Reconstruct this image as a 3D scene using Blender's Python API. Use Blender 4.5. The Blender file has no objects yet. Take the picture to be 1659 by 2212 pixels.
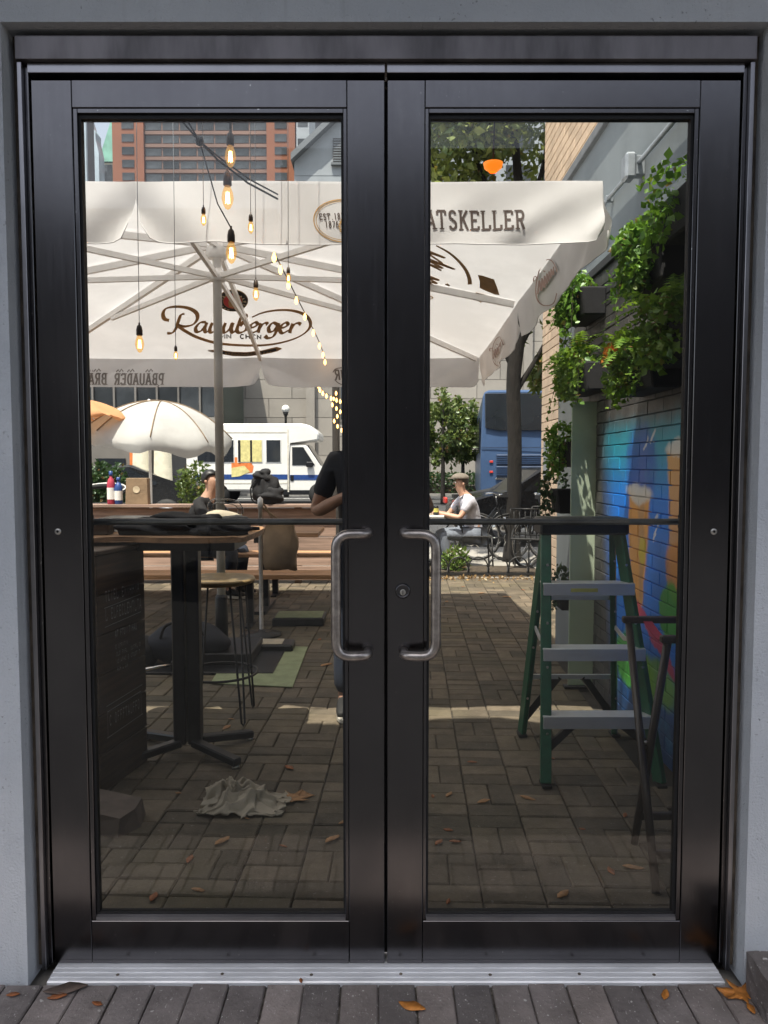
import bpy, bmesh, math, random
import numpy as np
from math import sin, cos, tan, pi, radians, atan2, sqrt, exp, degrees
from mathutils import Vector, Matrix

random.seed(7); RNG = np.random.default_rng(11)
SC = bpy.context.scene
COL = SC.collection

# ------------------------------------------------------------------ camera, world, sun
FPX, U0, V0 = 1662.0, 829.5, 1106.0
TH, D, H, X0 = radians(3.5), 2.03, 1.37, -0.005
cd = bpy.data.cameras.new('camera'); cam = bpy.data.objects.new('camera', cd); COL.objects.link(cam)
cam.location = (X0, -D, H); cam.rotation_euler = (pi/2 - TH, 0, 0)
cd.sensor_fit = 'AUTO'; cd.sensor_width = 36.0; cd.lens = 36.0*FPX/2212.0
cd.clip_start = 0.05; cd.clip_end = 2000
SC.camera = cam

SUN_EL, SUN_AZ = radians(68), radians(25)          # travels towards +y and a little to +x
sdir = Vector((cos(SUN_EL)*sin(SUN_AZ), cos(SUN_EL)*cos(SUN_AZ), -sin(SUN_EL)))
w = bpy.data.worlds.new('World'); SC.world = w; w.use_nodes = True
wn = w.node_tree; wn.nodes.clear()
sky = wn.nodes.new('ShaderNodeTexSky'); sky.sky_type = 'NISHITA'; sky.sun_disc = False
sky.sun_elevation = SUN_EL; sky.sun_rotation = atan2(-sdir.x, -sdir.y); sky.dust_density = 2.5; sky.air_density = 1.0; sky.ozone_density = 1.0
bg = wn.nodes.new('ShaderNodeBackground'); bg.inputs['Strength'].default_value = 0.15
wo = wn.nodes.new('ShaderNodeOutputWorld')
hs_ = wn.nodes.new('ShaderNodeHueSaturation'); hs_.inputs['Saturation'].default_value = .5
wn.links.new(sky.outputs[0], hs_.inputs['Color']); wn.links.new(hs_.outputs[0], bg.inputs[0]); wn.links.new(bg.outputs[0], wo.inputs[0])
sl = bpy.data.lights.new('sun', 'SUN'); sl.energy = 4.8; sl.angle = radians(0.5); sl.color = (1.0, 0.94, 0.85)
so = bpy.data.objects.new('sun', sl); COL.objects.link(so); so.location = (0, -10, 30)
so.rotation_euler = sdir.to_track_quat('-Z', 'Y').to_euler()
vs = SC.view_settings; vs.view_transform = 'Standard'; vs.look = 'None'; vs.gamma = 1.0; vs.use_curve_mapping = False
vs.exposure = 1.0
SC.cycles.max_bounces = 8; SC.cycles.transparent_max_bounces = 24; SC.cycles.caustics_reflective = False; SC.cycles.caustics_refractive = False
SC.cycles.use_denoising = True; SC.cycles.sample_clamp_indirect = 6.0

# ------------------------------------------------------------------ measuring helpers (photo point -> place in the world)
def ray(u, v):
    a = (u-U0)/FPX; b = (V0-v)/FPX
    return Vector((a, cos(TH)+b*sin(TH), -sin(TH)+b*cos(TH)))
EYE = Vector((X0, -D, H))
def at(u, v, y): r = ray(u, v); return EYE + r*((y+D)/r.y)
def gnd(u, v, z=0.0): r = ray(u, v); return EYE + r*((z-H)/r.z)
def atx(u, v, x): r = ray(u, v); return EYE + r*((x-X0)/r.x)
def onplane(u, v, p, n): r = ray(u, v); return EYE + r*((p-EYE).dot(n)/r.dot(n))
def depth(p): return p.y + D

# ------------------------------------------------------------------ materials
MATS = {}
def hexlin(c): return tuple(((x/255)/12.92 if x/255 <= .04045 else ((x/255+.055)/1.055)**2.4) for x in c)
class NB:
    def __init__(s, m): s.t = m.node_tree; s.n = s.t.nodes
    def new(s, ty, **kw):
        o = s.n.new(ty)
        for k, v in kw.items(): setattr(o, k, v)
        return o
    def put(s, sock, v):
        if hasattr(v, 'is_output') or hasattr(v, 'links'): s.t.links.new(v, sock)
        else: sock.default_value = v
    def math(s, op, a, b=0.0, c=None, clamp=False):
        o = s.new('ShaderNodeMath', operation=op); o.use_clamp = clamp
        s.put(o.inputs[0], a); s.put(o.inputs[1], b)
        if c is not None: s.put(o.inputs[2], c)
        return o.outputs[0]
    def step(s, v, lo, hi):
        o = s.new('ShaderNodeMapRange'); o.interpolation_type = 'SMOOTHSTEP'
        s.put(o.inputs[0], v); o.inputs[1].default_value = lo; o.inputs[2].default_value = hi
        return o.outputs[0]
    def mix(s, f, a, b, mode='MIX'):
        o = s.new('ShaderNodeMix'); o.data_type = 'RGBA'; o.blend_type = mode
        s.put(o.inputs[0], f)
        for i, x in ((6, a), (7, b)):
            if isinstance(x, tuple): x = (*x[:3], 1)
            s.put(o.inputs[i], x)
        return o.outputs[2]
    def coord(s, kind='Object', scale=(1, 1, 1)):
        if kind == 'Position':
            v = s.new('ShaderNodeNewGeometry').outputs['Position']
        else:
            v = s.new('ShaderNodeTexCoord').outputs[kind]
        mp = s.new('ShaderNodeMapping'); mp.inputs['Scale'].default_value = scale
        s.t.links.new(v, mp.inputs[0]); return mp.outputs[0]
    def noise(s, vec, scale, detail=4, rough=.6, out=0):
        o = s.new('ShaderNodeTexNoise'); s.t.links.new(vec, o.inputs['Vector'])
        o.inputs['Scale'].default_value = scale; o.inputs['Detail'].default_value = detail; o.inputs['Roughness'].default_value = rough
        return o.outputs[out]
    def bump(s, h, strength=.3, dist=.01):
        o = s.new('ShaderNodeBump'); o.inputs['Strength'].default_value = strength; o.inputs['Distance'].default_value = dist
        s.t.links.new(h, o.inputs['Height']); return o.outputs[0]
    def rnd(s):                                    # a value of its own per object and per loose piece
        a = s.new('ShaderNodeObjectInfo').outputs['Random']; b = s.new('ShaderNodeNewGeometry').outputs['Random Per Island']
        return s.math('FRACT', s.math('ADD', a, b))
def new_mat(name):
    m = bpy.data.materials.new(name); m.use_nodes = True; MATS[name] = m
    nb = NB(m); p = m.node_tree.nodes['Principled BSDF']; return m, nb, p
def mat(name, col, rough=.6, metal=0.0, var=.18, vscale=9.0, bump=0.0, bscale=60.0, piece=0.0, spec=.5, bdist=.004, pos=False, stretch=(1, 1, 1), col2=None, rvar=.12):
    m, nb, p = new_mat(name)
    v = nb.coord('Position' if pos else 'Object', stretch)
    n = nb.noise(v, vscale, 5)
    f = nb.step(n, .3, .7)
    lo = tuple(max(0, x*(1-var)) for x in col); hi = tuple(min(1, x*(1+var)) for x in (col2 or col))
    c = nb.mix(f, lo, hi)
    if piece:
        r = nb.rnd()
        c = nb.mix(1.0, c, nb.mix(r, (1-piece,)*3, (1+piece*.8, 1+piece*.75, 1+piece*.7)), 'MULTIPLY')
    nb.put(p.inputs['Base Color'], c)
    nb.put(p.inputs['Roughness'], nb.math('ADD', nb.math('MULTIPLY', n, rvar), rough-rvar*.5))
    p.inputs['Metallic'].default_value = metal; p.inputs['Specular IOR Level'].default_value = spec
    if bump:
        nb.t.links.new(nb.bump(nb.noise(v, bscale, 4), bump, bdist), p.inputs['Normal'])
    return m
def emit(name, col, strength):
    m, nb, p = new_mat(name)
    p.inputs['Base Color'].default_value = (*col, 1); p.inputs['Emission Color'].default_value = (*col, 1); p.inputs['Emission Strength'].default_value = strength
    return m
def cloth_mat(name, col, trans=.4, rough=.8, var=.05):
    m, nb, p = new_mat(name); nb.n.remove(p)
    out = nb.n['Material Output']
    v = nb.coord('Object'); n = nb.noise(v, 3.0, 6)
    c = nb.mix(nb.step(n, .35, .7), tuple(x*(1-var*2) for x in col), col)
    weave = nb.bump(nb.noise(nb.coord('Object', (1, 1, 1)), 260, 2), .12, .002)
    d = nb.new('ShaderNodeBsdfDiffuse'); t = nb.new('ShaderNodeBsdfTranslucent'); mx = nb.new('ShaderNodeMixShader')
    for s in (d, t): nb.put(s.inputs['Color'], c); nb.t.links.new(weave, s.inputs['Normal'])
    mx.inputs[0].default_value = trans
    nb.t.links.new(d.outputs[0], mx.inputs[1]); nb.t.links.new(t.outputs[0], mx.inputs[2]); nb.t.links.new(mx.outputs[0], out.inputs[0])
    return m
def leaf_mat(name, c1, c2, trans=.35):
    m, nb, p = new_mat(name); nb.n.remove(p); out = nb.n['Material Output']
    r = nb.rnd(); c = nb.mix(r, c1, c2); c = nb.mix(nb.step(r, .955, .965), c, (.22, .13, .05))
    d = nb.new('ShaderNodeBsdfDiffuse'); t = nb.new('ShaderNodeBsdfTranslucent'); g = nb.new('ShaderNodeBsdfGlossy'); mx = nb.new('ShaderNodeMixShader'); m2 = nb.new('ShaderNodeMixShader')
    g.inputs['Roughness'].default_value = .4; g.inputs['Color'].default_value = (.6, .7, .6, 1)
    nb.put(d.inputs['Color'], c); nb.put(t.inputs['Color'], nb.mix(.5, c, (c2[0]*1.3, c2[1]*1.3, c2[2]*.6)))
    mx.inputs[0].default_value = trans; m2.inputs[0].default_value = .05
    L = nb.t.links.new
    L(d.outputs[0], mx.inputs[1]); L(t.outputs[0], mx.inputs[2]); L(mx.outputs[0], m2.inputs[1]); L(g.outputs[0], m2.inputs[2]); L(m2.outputs[0], out.inputs[0])
    return m
def glass_mat(name, tint, dirt=.02, ior=1.5, alpha_col=None, a=0.0):
    m, nb, p = new_mat(name); nb.n.remove(p); out = nb.n['Material Output']
    t = nb.new('ShaderNodeBsdfTransparent'); t.inputs[0].default_value = (*tint, 1)
    g = nb.new('ShaderNodeBsdfGlossy'); g.inputs['Roughness'].default_value = 0.0
    f = nb.new('ShaderNodeFresnel'); f.inputs[0].default_value = ior
    d = nb.new('ShaderNodeBsdfDiffuse'); d.inputs[0].default_value = (*(alpha_col or (.6, .6, .58)), 1)
    mx = nb.new('ShaderNodeMixShader'); m2 = nb.new('ShaderNodeMixShader'); L = nb.t.links.new
    L(f.outputs[0], mx.inputs[0]); L(t.outputs[0], mx.inputs[1]); L(g.outputs[0], mx.inputs[2])
    v = nb.coord('Object'); n = nb.step(nb.noise(v, 2.2, 7, .7), .45, .8); n2 = nb.step(nb.noise(v, 420, 1), .70, .78)
    n3 = nb.step(nb.noise(nb.coord('Object', (1, 1, .3)), 3.2, 8, .75), .58, .78)
    nb.put(m2.inputs[0], nb.math('ADD', nb.math('ADD', nb.math('MULTIPLY', nb.math('ADD', n, nb.math('MULTIPLY', n3, 2.2)), dirt), nb.math('MULTIPLY', n2, dirt*2)), a))
    L(mx.outputs[0], m2.inputs[1]); L(d.outputs[0], m2.inputs[2]); L(m2.outputs[0], out.inputs[0])
    return m

m_, nb_, p_ = new_mat('stucco')
v_ = nb_.coord('Position'); n_ = nb_.noise(v_, 2.6, 5); pit = nb_.step(nb_.noise(v_, 95, 2), .66, .74); pz = nb_.step(nb_.noise(v_, 3.5, 3), .45, .62)
c_ = nb_.mix(nb_.step(n_, .3, .7), (.49, .515, .545), (.57, .59, .615)); c_ = nb_.mix(nb_.math('MULTIPLY', nb_.step(nb_.noise(nb_.coord('Position', (9, 9, .5)), 2, 4), .56, .75), .28), c_, (.25, .255, .26))
c_ = nb_.mix(nb_.math('MULTIPLY', nb_.math('MULTIPLY', pit, pz), .55), c_, (.12, .125, .13))
nb_.put(p_.inputs['Base Color'], c_); p_.inputs['Roughness'].default_value = .85; p_.inputs['Specular IOR Level'].default_value = .25
nb_.t.links.new(nb_.bump(nb_.math('SUBTRACT', nb_.noise(v_, 170, 4), nb_.math('MULTIPLY', pit, .5)), .6, .006), p_.inputs['Normal'])
m_, nb_, p_ = new_mat('anodised')
v_ = nb_.coord('Position'); vs_ = nb_.coord('Position', (1, 1, .06)); n_ = nb_.noise(v_, 5, 6, .7)
c_ = nb_.mix(nb_.step(n_, .3, .7), (.098, .095, .10), (.112, .109, .113))
c_ = nb_.mix(nb_.math('MULTIPLY', nb_.step(nb_.noise(nb_.coord('Position', (1, 1, .35)), 11, 7, .75), .60, .74), .22), c_, (.19, .18, .17))
c_ = nb_.mix(nb_.math('MULTIPLY', nb_.step(nb_.noise(v_, 120, 2), .725, .74), .8), c_, (.45, .44, .42))
nb_.put(p_.inputs['Base Color'], c_); p_.inputs['Metallic'].default_value = 1.0
nb_.put(p_.inputs['Roughness'], nb_.math('ADD', nb_.math('MULTIPLY', nb_.noise(vs_, 90, 4), .10), .16))
nb_.t.links.new(nb_.bump(nb_.noise(vs_, 240, 3), .05, .003), p_.inputs['Normal'])
mat('anodised_light', (.27, .265, .28), .32, metal=1.0, var=.15, vscale=4)
mat('anodised_stained', (.15, .14, .145), .48, metal=.8, var=.5, vscale=6, stretch=(1, 1, .25))
mat('gasket', (.006, .006, .007), .7)
mat('sealant', (.10, .08, .06), .8, var=.5, vscale=14, bump=.3, bscale=60)
mat('pull_metal', (.36, .325, .30), .36, metal=.9, var=.25, vscale=40, bump=.12, bscale=500, bdist=.001)
mat('aluminium', (.78, .785, .80), .42, metal=.35, var=.14, vscale=18, stretch=(.2, 1, 1), bump=.05, bscale=200)
mat('steel_bright', (.6, .58, .54), .3, metal=1.0)
mat('dark_hole', (.004, .004, .004), .9)
mat('push_bar', (.34, .34, .345), .3, metal=.9)
glass_mat('door_glass', (.89, .893, .87), .018, 1.36)
glass_mat('clear_plastic', (.9, .9, .9), .12, 1.45)
glass_mat('bulb_glass', (1.0, .86, .62), .0, 1.4)
glass_mat('green_reflection', (.80, .88, .76), .06, 1.3, (.72, .84, .64), .48)
mat('dark_window', (.02, .024, .03), .08, spec=.8, var=.3, vscale=.7)
mat('window_grey', (.04, .047, .055), .4, spec=.25, var=.5, vscale=.35, piece=.5)
def stone_mat(name, col, moss, piece, speck):
    m, nb, p = new_mat(name)
    v = nb.coord('Position'); n = nb.noise(v, 7, 6, .7); n2 = nb.noise(v, 90, 3); n3 = nb.noise(v, 1.3, 4)
    c = nb.mix(nb.step(n, .3, .72), tuple(x*.72 for x in col), tuple(x*1.2 for x in col))
    c = nb.mix(nb.math('MULTIPLY', nb.step(n3, .42, .7), .55), c, moss)
    c = nb.mix(1.0, c, nb.mix(nb.rnd(), (1-piece, 1-piece*.95, 1-piece*.9), (1+piece, 1+piece*.92, 1+piece*.85)), 'MULTIPLY')
    c = nb.mix(nb.math('MULTIPLY', nb.step(nb.noise(v, 55, 2), .68, .72), speck), c, (.5, .48, .45)); c = nb.mix(nb.math('MULTIPLY', nb.step(nb.noise(nb.coord('Position', (1, .35, 1)), 210, 2), .66, .70), speck*.7), c, (.42, .40, .38)); c = nb.mix(nb.math('MULTIPLY', nb.step(nb.noise(v, 16, 6, .75), .56, .68), speck*.5), c, (.055, .045, .04))
    nb.put(p.inputs['Base Color'], c); p.inputs['Roughness'].default_value = .82; p.inputs['Specular IOR Level'].default_value = .3
    h = nb.math('ADD', nb.math('MULTIPLY', n, .8), nb.math('MULTIPLY', n2, .4))
    nb.t.links.new(nb.bump(h, .9, .008), p.inputs['Normal'])
    return m
stone_mat('paver', (.132, .108, .079), (.092, .082, .046), .32, .16)
stone_mat('front_brick', (.215, .188, .178), (.14, .118, .105), .34, .85)
mat('joint_sand', (.045, .04, .034), .95, bump=.5, bscale=160, pos=True)
mat('tan_brick', (.62, .47, .34), .8, var=.10, vscale=6, piece=.12, bump=.25, bscale=90, pos=True)
mat('mortar_dark', (.12, .09, .07), .9)
mat('wall_mortar', (.03, .032, .035), .9)
mat('grey_paint_wall', (.18, .205, .218), .75, var=.12, vscale=2.5, stretch=(1, 1, .4), bump=.4, bscale=120, bdist=.006)
mat('concrete_cap', (.14, .15, .16), .8)
mat('conduit_metal', (.33, .36, .39), .45, metal=.4)
mat('asphalt', (.055, .055, .057), .85, var=.25, vscale=3, bump=.4, bscale=60, pos=True)
mat('sidewalk', (.30, .28, .25), .85, var=.15, vscale=2, bump=.3, bscale=60, pos=True)
mat('far_sidewalk', (.26, .25, .235), .85, pos=True)
mat('road_paint', (.7, .7, .68), .7)
mat('soil', (.06, .045, .03), .95, var=.5, vscale=20, bump=.8, bscale=40, bdist=.02)
cloth_mat('canvas', (.81, .80, .81), .32)
cloth_mat('canvas_white', (.52, .515, .50), .2)
cloth_mat('canvas_orange', (.75, .42, .22), .4)
mat('white_metal', (.88, .86, .84), .45, var=.06)
mat('print_brown', (.42, .25, .11), .8); mat('print_dark', (.085, .06, .052), .8); mat('print_gold', (.44, .27, .11), .8)
mat('print_through', (.20, .175, .165), .85); mat('print_faint', (.32, .22, .19), .85); mat('print_red', (.62, .03, .035), .7); mat('print_black', (.012, .012, .012), .7); mat('print_cream', (.6, .5, .35), .7)
mat('wood_warm', (.40, .225, .115), .55, var=.28, vscale=9, stretch=(.35, 6, 6), bump=.15, bscale=40, piece=.18)
mat('wood_grey', (.33, .225, .175), .7, var=.3, vscale=7, stretch=(.3, 6, 6), bump=.25, bscale=40, piece=.22)
mat('wood_dark', (.075, .048, .031), .6, var=.35, vscale=9, stretch=(.4, 6, 6), bump=.15, bscale=50, piece=.3)
mat('chalk', (.40, .385, .35), .9); mat('socket_brown', (.075, .05, .035), .5)
mat('black_metal', (.012, .013, .016), .42, metal=.3, var=.3, spec=.5)
mat('black_iron', (.02, .02, .02), .5, metal=.3)
mat('brass_seat', (.24, .17, .08), .33, metal=.35, var=.3, vscale=12)
mat('black_cloth', (.011, .011, .013), .85, var=.3, vscale=20, bump=.2, bscale=200)
mat('navy_cloth', (.010, .013, .022), .85, var=.2, bump=.15, bscale=240)
mat('rag_cloth', (.40, .35, .27), .9, var=.14, vscale=12, bump=.4, bscale=220)
mat('denim', (.022, .03, .05), .85, bump=.2, bscale=260); mat('denim_pale', (.16, .18, .22), .85)
mat('polo', (.50, .50, .56), .8); mat('cap_tweed', (.20, .17, .14), .9)
mat('skin', (.33, .185, .125), .5, var=.1, vscale=14); mat('skin_fair', (.50, .29, .20), .5, var=.1); mat('hair_black', (.008, .007, .006), .45); mat('hair_brown', (.05, .035, .022), .6)
mat('eye_white', (.75, .73, .70), .3); mat('lip', (.30, .10, .085), .5)
mat('rubber_white', (.62, .58, .5), .6); mat('rubber_black', (.012, .012, .012), .7)
mat('kraft', (.24, .165, .10), .8, var=.15, bump=.3, bscale=25, bdist=.01); mat('kraft_dark', (.13, .10, .08), .8, var=.2, bump=.4, bscale=18, bdist=.012)
mat('fibreglass_green', (.008, .10, .05), .4, var=.15, vscale=20); mat('ladder_plastic', (.014, .014, .015), .5); mat('ladder_step', (.74, .75, .76), .4, metal=.45, var=.1, stretch=(.2, 1, 1))
mat('warn_yellow', (.55, .5, .12), .6)
mat('stand_wood', (.030, .020, .016), .38, var=.3, vscale=14)
mat('red_strap', (.36, .03, .06), .7)
mat('van_white', (.78, .77, .74), .25, var=.04, vscale=2); mat('van_blue', (.02, .06, .22), .35); mat('van_cream', (.62, .58, .50), .4)
mat('bus_blue', (.050, .092, .185), .3, var=.06, vscale=1.5); mat('bus_dark', (.03, .05, .10), .45); mat('tail_red', (.5, .04, .03), .3); mat('chrome', (.7, .7, .7), .15, metal=1.0)
mat('car_black', (.012, .013, .015), .2); mat('car_white', (.7, .7, .7), .25); mat('poster_orange', (.72, .20, .05), .5); mat('poster_reflection_yellow', (.65, .58, .25), .5)
mat('far_stone', (.29, .27, .245), .85, var=.12, vscale=.5, pos=True, piece=.12); mat('far_stone_dark', (.15, .14, .13), .85, var=.2, vscale=.6, pos=True)
mat('tower_brick', (.20, .072, .035), .8, var=.10, vscale=.12, pos=True); mat('tower_spandrel', (.15, .085, .062), .5, var=.2, vscale=.1, pos=True)
mat('tower_dark', (.05, .047, .05), .5, var=.3, vscale=.12, pos=True); mat('tower_glass', (.35, .42, .48), .15, var=.2, vscale=.2, pos=True); mat('copper_green', (.16, .36, .29), .7, var=.2, vscale=.3, pos=True)
mat('glazed_wall', (.035, .05, .042), .6, var=.3, vscale=.6); mat('tower_cream', (.36, .34, .27), .8, var=.1); mat('siding_grey', (.27, .30, .33), .6, var=.08, vscale=.5, pos=True); mat('roof_grey', (.12, .135, .15), .6, var=.1)
mat('bark', (.012, .0095, .0075), .9, var=.4, vscale=14, stretch=(1, 1, .25), bump=.9, bscale=24, bdist=.03); mat('twig', (.03, .022, .014), .9)
leaf_mat('tree_leaf', (.045, .085, .02), (.16, .20, .055)); leaf_mat('tree_leaf_bright', (.075, .12, .03), (.26, .30, .085)); leaf_mat('ivy_leaf', (.05, .14, .018), (.19, .34, .05)); leaf_mat('fern_leaf', (.06, .15, .018), (.22, .34, .05))
leaf_mat('dark_leaf', (.015, .04, .014), (.05, .09, .03)); leaf_mat('grass_leaf', (.08, .16, .02), (.20, .28, .05)); leaf_mat('litter', (.20, .11, .05), (.42, .28, .13), .2); leaf_mat('petal_orange', (.42, .10, .02), (.55, .2, .05), .2)
mat('leaf_tan', (.33, .17, .07), .7, var=.3, vscale=40); mat('leaf_rust', (.26, .085, .025), .7, var=.35, vscale=40); mat('leaf_orange', (.45, .17, .03), .65, var=.3, vscale=40); mat('leaf_dark', (.10, .07, .055), .8, var=.3, vscale=30)
emit('filament', (1.0, .52, .17), 20.0); emit('fairy', (1.0, .50, .14), 4.0); emit('reflected_lamp_orange', (1.0, .24, .015), .62)
m_, nb_, p_ = new_mat('bulb_glow'); nb_.n.remove(p_)
t_ = nb_.new('ShaderNodeBsdfTransparent'); t_.inputs[0].default_value = (1, .85, .6, 1); e_ = nb_.new('ShaderNodeEmission'); e_.inputs[0].default_value = (1, .58, .22, 1); e_.inputs[1].default_value = .75
x_ = nb_.new('ShaderNodeMixShader'); x_.inputs[0].default_value = .20
nb_.t.links.new(t_.outputs[0], x_.inputs[1]); nb_.t.links.new(e_.outputs[0], x_.inputs[2]); nb_.t.links.new(x_.outputs[0], nb_.n['Material Output'].inputs[0])

def mural_mat():
    m, nb, p = new_mat('mural_brick')
    pos = nb.new('ShaderNodeNewGeometry').outputs['Position']; sp = nb.new('ShaderNodeSeparateXYZ'); nb.t.links.new(pos, sp.inputs[0])
    wob = nb.noise(nb.coord('Position'), 5, 3)
    y = nb.math('ADD', sp.outputs[1], nb.math('MULTIPLY', nb.math('SUBTRACT', wob, .5), .10)); z = nb.math('ADD', sp.outputs[2], nb.math('MULTIPLY', nb.math('SUBTRACT', nb.noise(nb.coord('Position', (1, 1.3, 1)), 6, 3), .5), .10))
    n = nb.noise(nb.coord('Position'), 9, 5)
    base = nb.mix(nb.step(n, .3, .7), (.038, .038, .040), (.088, .086, .085))
    base = nb.mix(1.0, base, nb.mix(nb.rnd(), (.78, .78, .78), (1.25, 1.23, 1.2)), 'MULTIPLY')
    def ell(cy, cz, ry, rz, soft=.25):
        a = nb.math('POWER', nb.math('DIVIDE', nb.math('SUBTRACT', y, cy), ry), 2.0); b = nb.math('POWER', nb.math('DIVIDE', nb.math('SUBTRACT', z, cz), rz), 2.0)
        return nb.math('SUBTRACT', 1.0, nb.step(nb.math('ADD', a, b), 1-soft, 1+soft))
    def band(v, lo, hi, s=.03): return nb.math('MULTIPLY', nb.step(v, lo-s, lo+s), nb.math('SUBTRACT', 1.0, nb.step(v, hi-s, hi+s)))
    def glass(cy, w0, w1, z0, z1, s=.02):       # tapered: half width w0 at z0, w1 at z1
        k = (w1-w0)/(z1-z0)
        half = nb.math('ADD', nb.math('MULTIPLY', nb.math('SUBTRACT', z, z0), k), w0)
        d = nb.math('SUBTRACT', nb.math('ABSOLUTE', nb.math('SUBTRACT', y, cy)), half)
        return nb.math('MULTIPLY', nb.math('SUBTRACT', 1.0, nb.step(d, -s, s)), band(z, z0, z1, .03))
    Y = lambda u: atx(u, 1004, 1.3).y
    Z = lambda u, v: atx(u, v, 1.3).z
    area = nb.math('MULTIPLY', nb.math('SUBTRACT', 1.0, nb.step(nb.math('SUBTRACT', y, nb.math('MULTIPLY', z, .18)), Y(1340)-.25, Y(1318)-.1)), nb.math('SUBTRACT', 1.0, nb.step(z, 1.48, 1.66)))
    blue = nb.mix(nb.step(z, .1, .7), (.010, .06, .18), (.006, .22, .86))
    blue = nb.mix(nb.step(z, 1.15, 1.5), blue, (.02, .33, .46))
    blue = nb.mix(nb.math('MULTIPLY', ell(Y(1395), Z(1395, 1010), .22, .22, .5), .7), blue, (.012, .05, .45))
    blue = nb.mix(nb.math('MULTIPLY', ell(Y(1400), Z(1400, 1210), .1, .6, .6), .4), blue, (.10, .16, .50))
    c = nb.mix(nb.math('MULTIPLY', nb.step(nb.noise(nb.coord('Position'), 4.5, 4), .55, .68), .35), blue, (.03, .25, .46))
    def add(mask, col, k=1.0):
        nonlocal c
        c = nb.mix(nb.math('MULTIPLY', mask, k), c, col)
    g1 = Y(1392)
    add(glass(g1, .07, .17, Z(1400, 1330), Z(1385, 1062)), (.80, .38, .06), .95)
    add(glass(g1-.05, .02, .05, Z(1400, 1300), Z(1385, 1090)), (.30, .22, .16), .5)
    add(ell(g1, Z(1385, 1066), .19, .05, .6), (.72, .72, .68), .9)
    add(ell(g1-.06, Z(1390, 1185), .045, .075, .3), (.62, .50, .03), .9)
    g2 = Y(1476)
    add(glass(g2, .05, .12, Z(1475, 1260), Z(1475, 970)), (.75, .38, .08), .9)
    add(ell(g2, Z(1475, 968), .13, .04, .6), (.70, .70, .66), .9)
    add(ell(Y(1475), Z(1475, 1235), .10, .13, .3), (.70, .28, .05), .9)
    add(ell(Y(1470), Z(1470, 1330), .15, .14, .25), (.05, .38, .02), .95)
    add(ell(Y(1385), Z(1385, 1440), .32, .14, .35), (.08, .40, .03), .9)
    add(ell(Y(1440), Z(1440, 1480), .26, .10, .5), (.20, .45, .03), .8)
    rb = nb.math('SUBTRACT', z, nb.math('ADD', nb.math('MULTIPLY', nb.math('SUBTRACT', y, Y(1420)), .42), Z(1420, 1360)))
    add(nb.math('MULTIPLY', band(rb, -.035, .035, .012), band(y, Y(1480), Y(1365), .03)), (.55, .04, .10), .9)
    for (u0, v0, r) in ((1420, 945, .05), (1405, 962, .045), (1430, 1120, .05), (1432, 1146, .04), (1428, 1165, .03)):
        add(nb.math('MULTIPLY', band(nb.math('SUBTRACT', z, nb.math('MULTIPLY', y, -.9)), Z(u0, v0)+.9*Y(u0)-.012, Z(u0, v0)+.9*Y(u0)+.012, .006), ell(Y(u0), Z(u0, v0), r, r, .5)), (.7, .74, .78), .85)
    c = nb.mix(1.0, c, nb.mix(nb.rnd(), (.9, .9, .9), (1.08, 1.08, 1.08)), 'MULTIPLY')
    out = nb.mix(area, base, c)
    nb.put(p.inputs['Base Color'], out); p.inputs['Roughness'].default_value = .5
    nb.t.links.new(nb.bump(nb.noise(nb.coord('Position'), 70, 4), .35, .005), p.inputs['Normal'])
mural_mat()

# ------------------------------------------------------------------ building helpers
def new_obj(name, me, m=None, parent=None, loc=None):
    o = bpy.data.objects.new(name, me); COL.objects.link(o)
    if m: me.materials.append(MATS[m])
    if parent is not None: o.parent = parent
    if loc is not None: o.location = loc
    return o
def thing(name, label, cat, loc=(0, 0, 0), rz=0.0, group=None):
    o = bpy.data.objects.new(name, None); COL.objects.link(o); o.empty_display_size = .1
    o.location = loc; o.rotation_euler = (0, 0, rz); tag(o, label, cat, group); return o
def tag(o, label, cat, group=None):
    o['label'] = label; o['category'] = cat
    if group: o['group'] = group
    return o
def kind(o, k): o['kind'] = k; return o
def fin(bm, name, m, parent=None, smooth=False, bevel=0.0, loc=None):
    if bevel: bmesh.ops.bevel(bm, geom=list(bm.edges), offset=bevel, segments=1, affect='EDGES', clamp_overlap=True)
    bmesh.ops.recalc_face_normals(bm, faces=bm.faces)
    me = bpy.data.meshes.new(name); bm.to_mesh(me); bm.free()
    if smooth: me.shade_smooth()
    return new_obj(name, me, m, parent, loc)
def BM(): return bmesh.new()
def box(bm, c, s, rot=None):
    M = Matrix.Translation(c) @ ((rot if rot else Matrix.Identity(3)).to_4x4()) @ Matrix.Diagonal((*s, 1))
    bmesh.ops.create_cube(bm, size=1, matrix=M)
def bx(bm, x0, x1, y0, y1, z0, z1): box(bm, ((x0+x1)/2, (y0+y1)/2, (z0+z1)/2), (x1-x0, y1-y0, z1-z0))
def rot(ax, a): return Matrix.Rotation(a, 3, ax)
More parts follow.
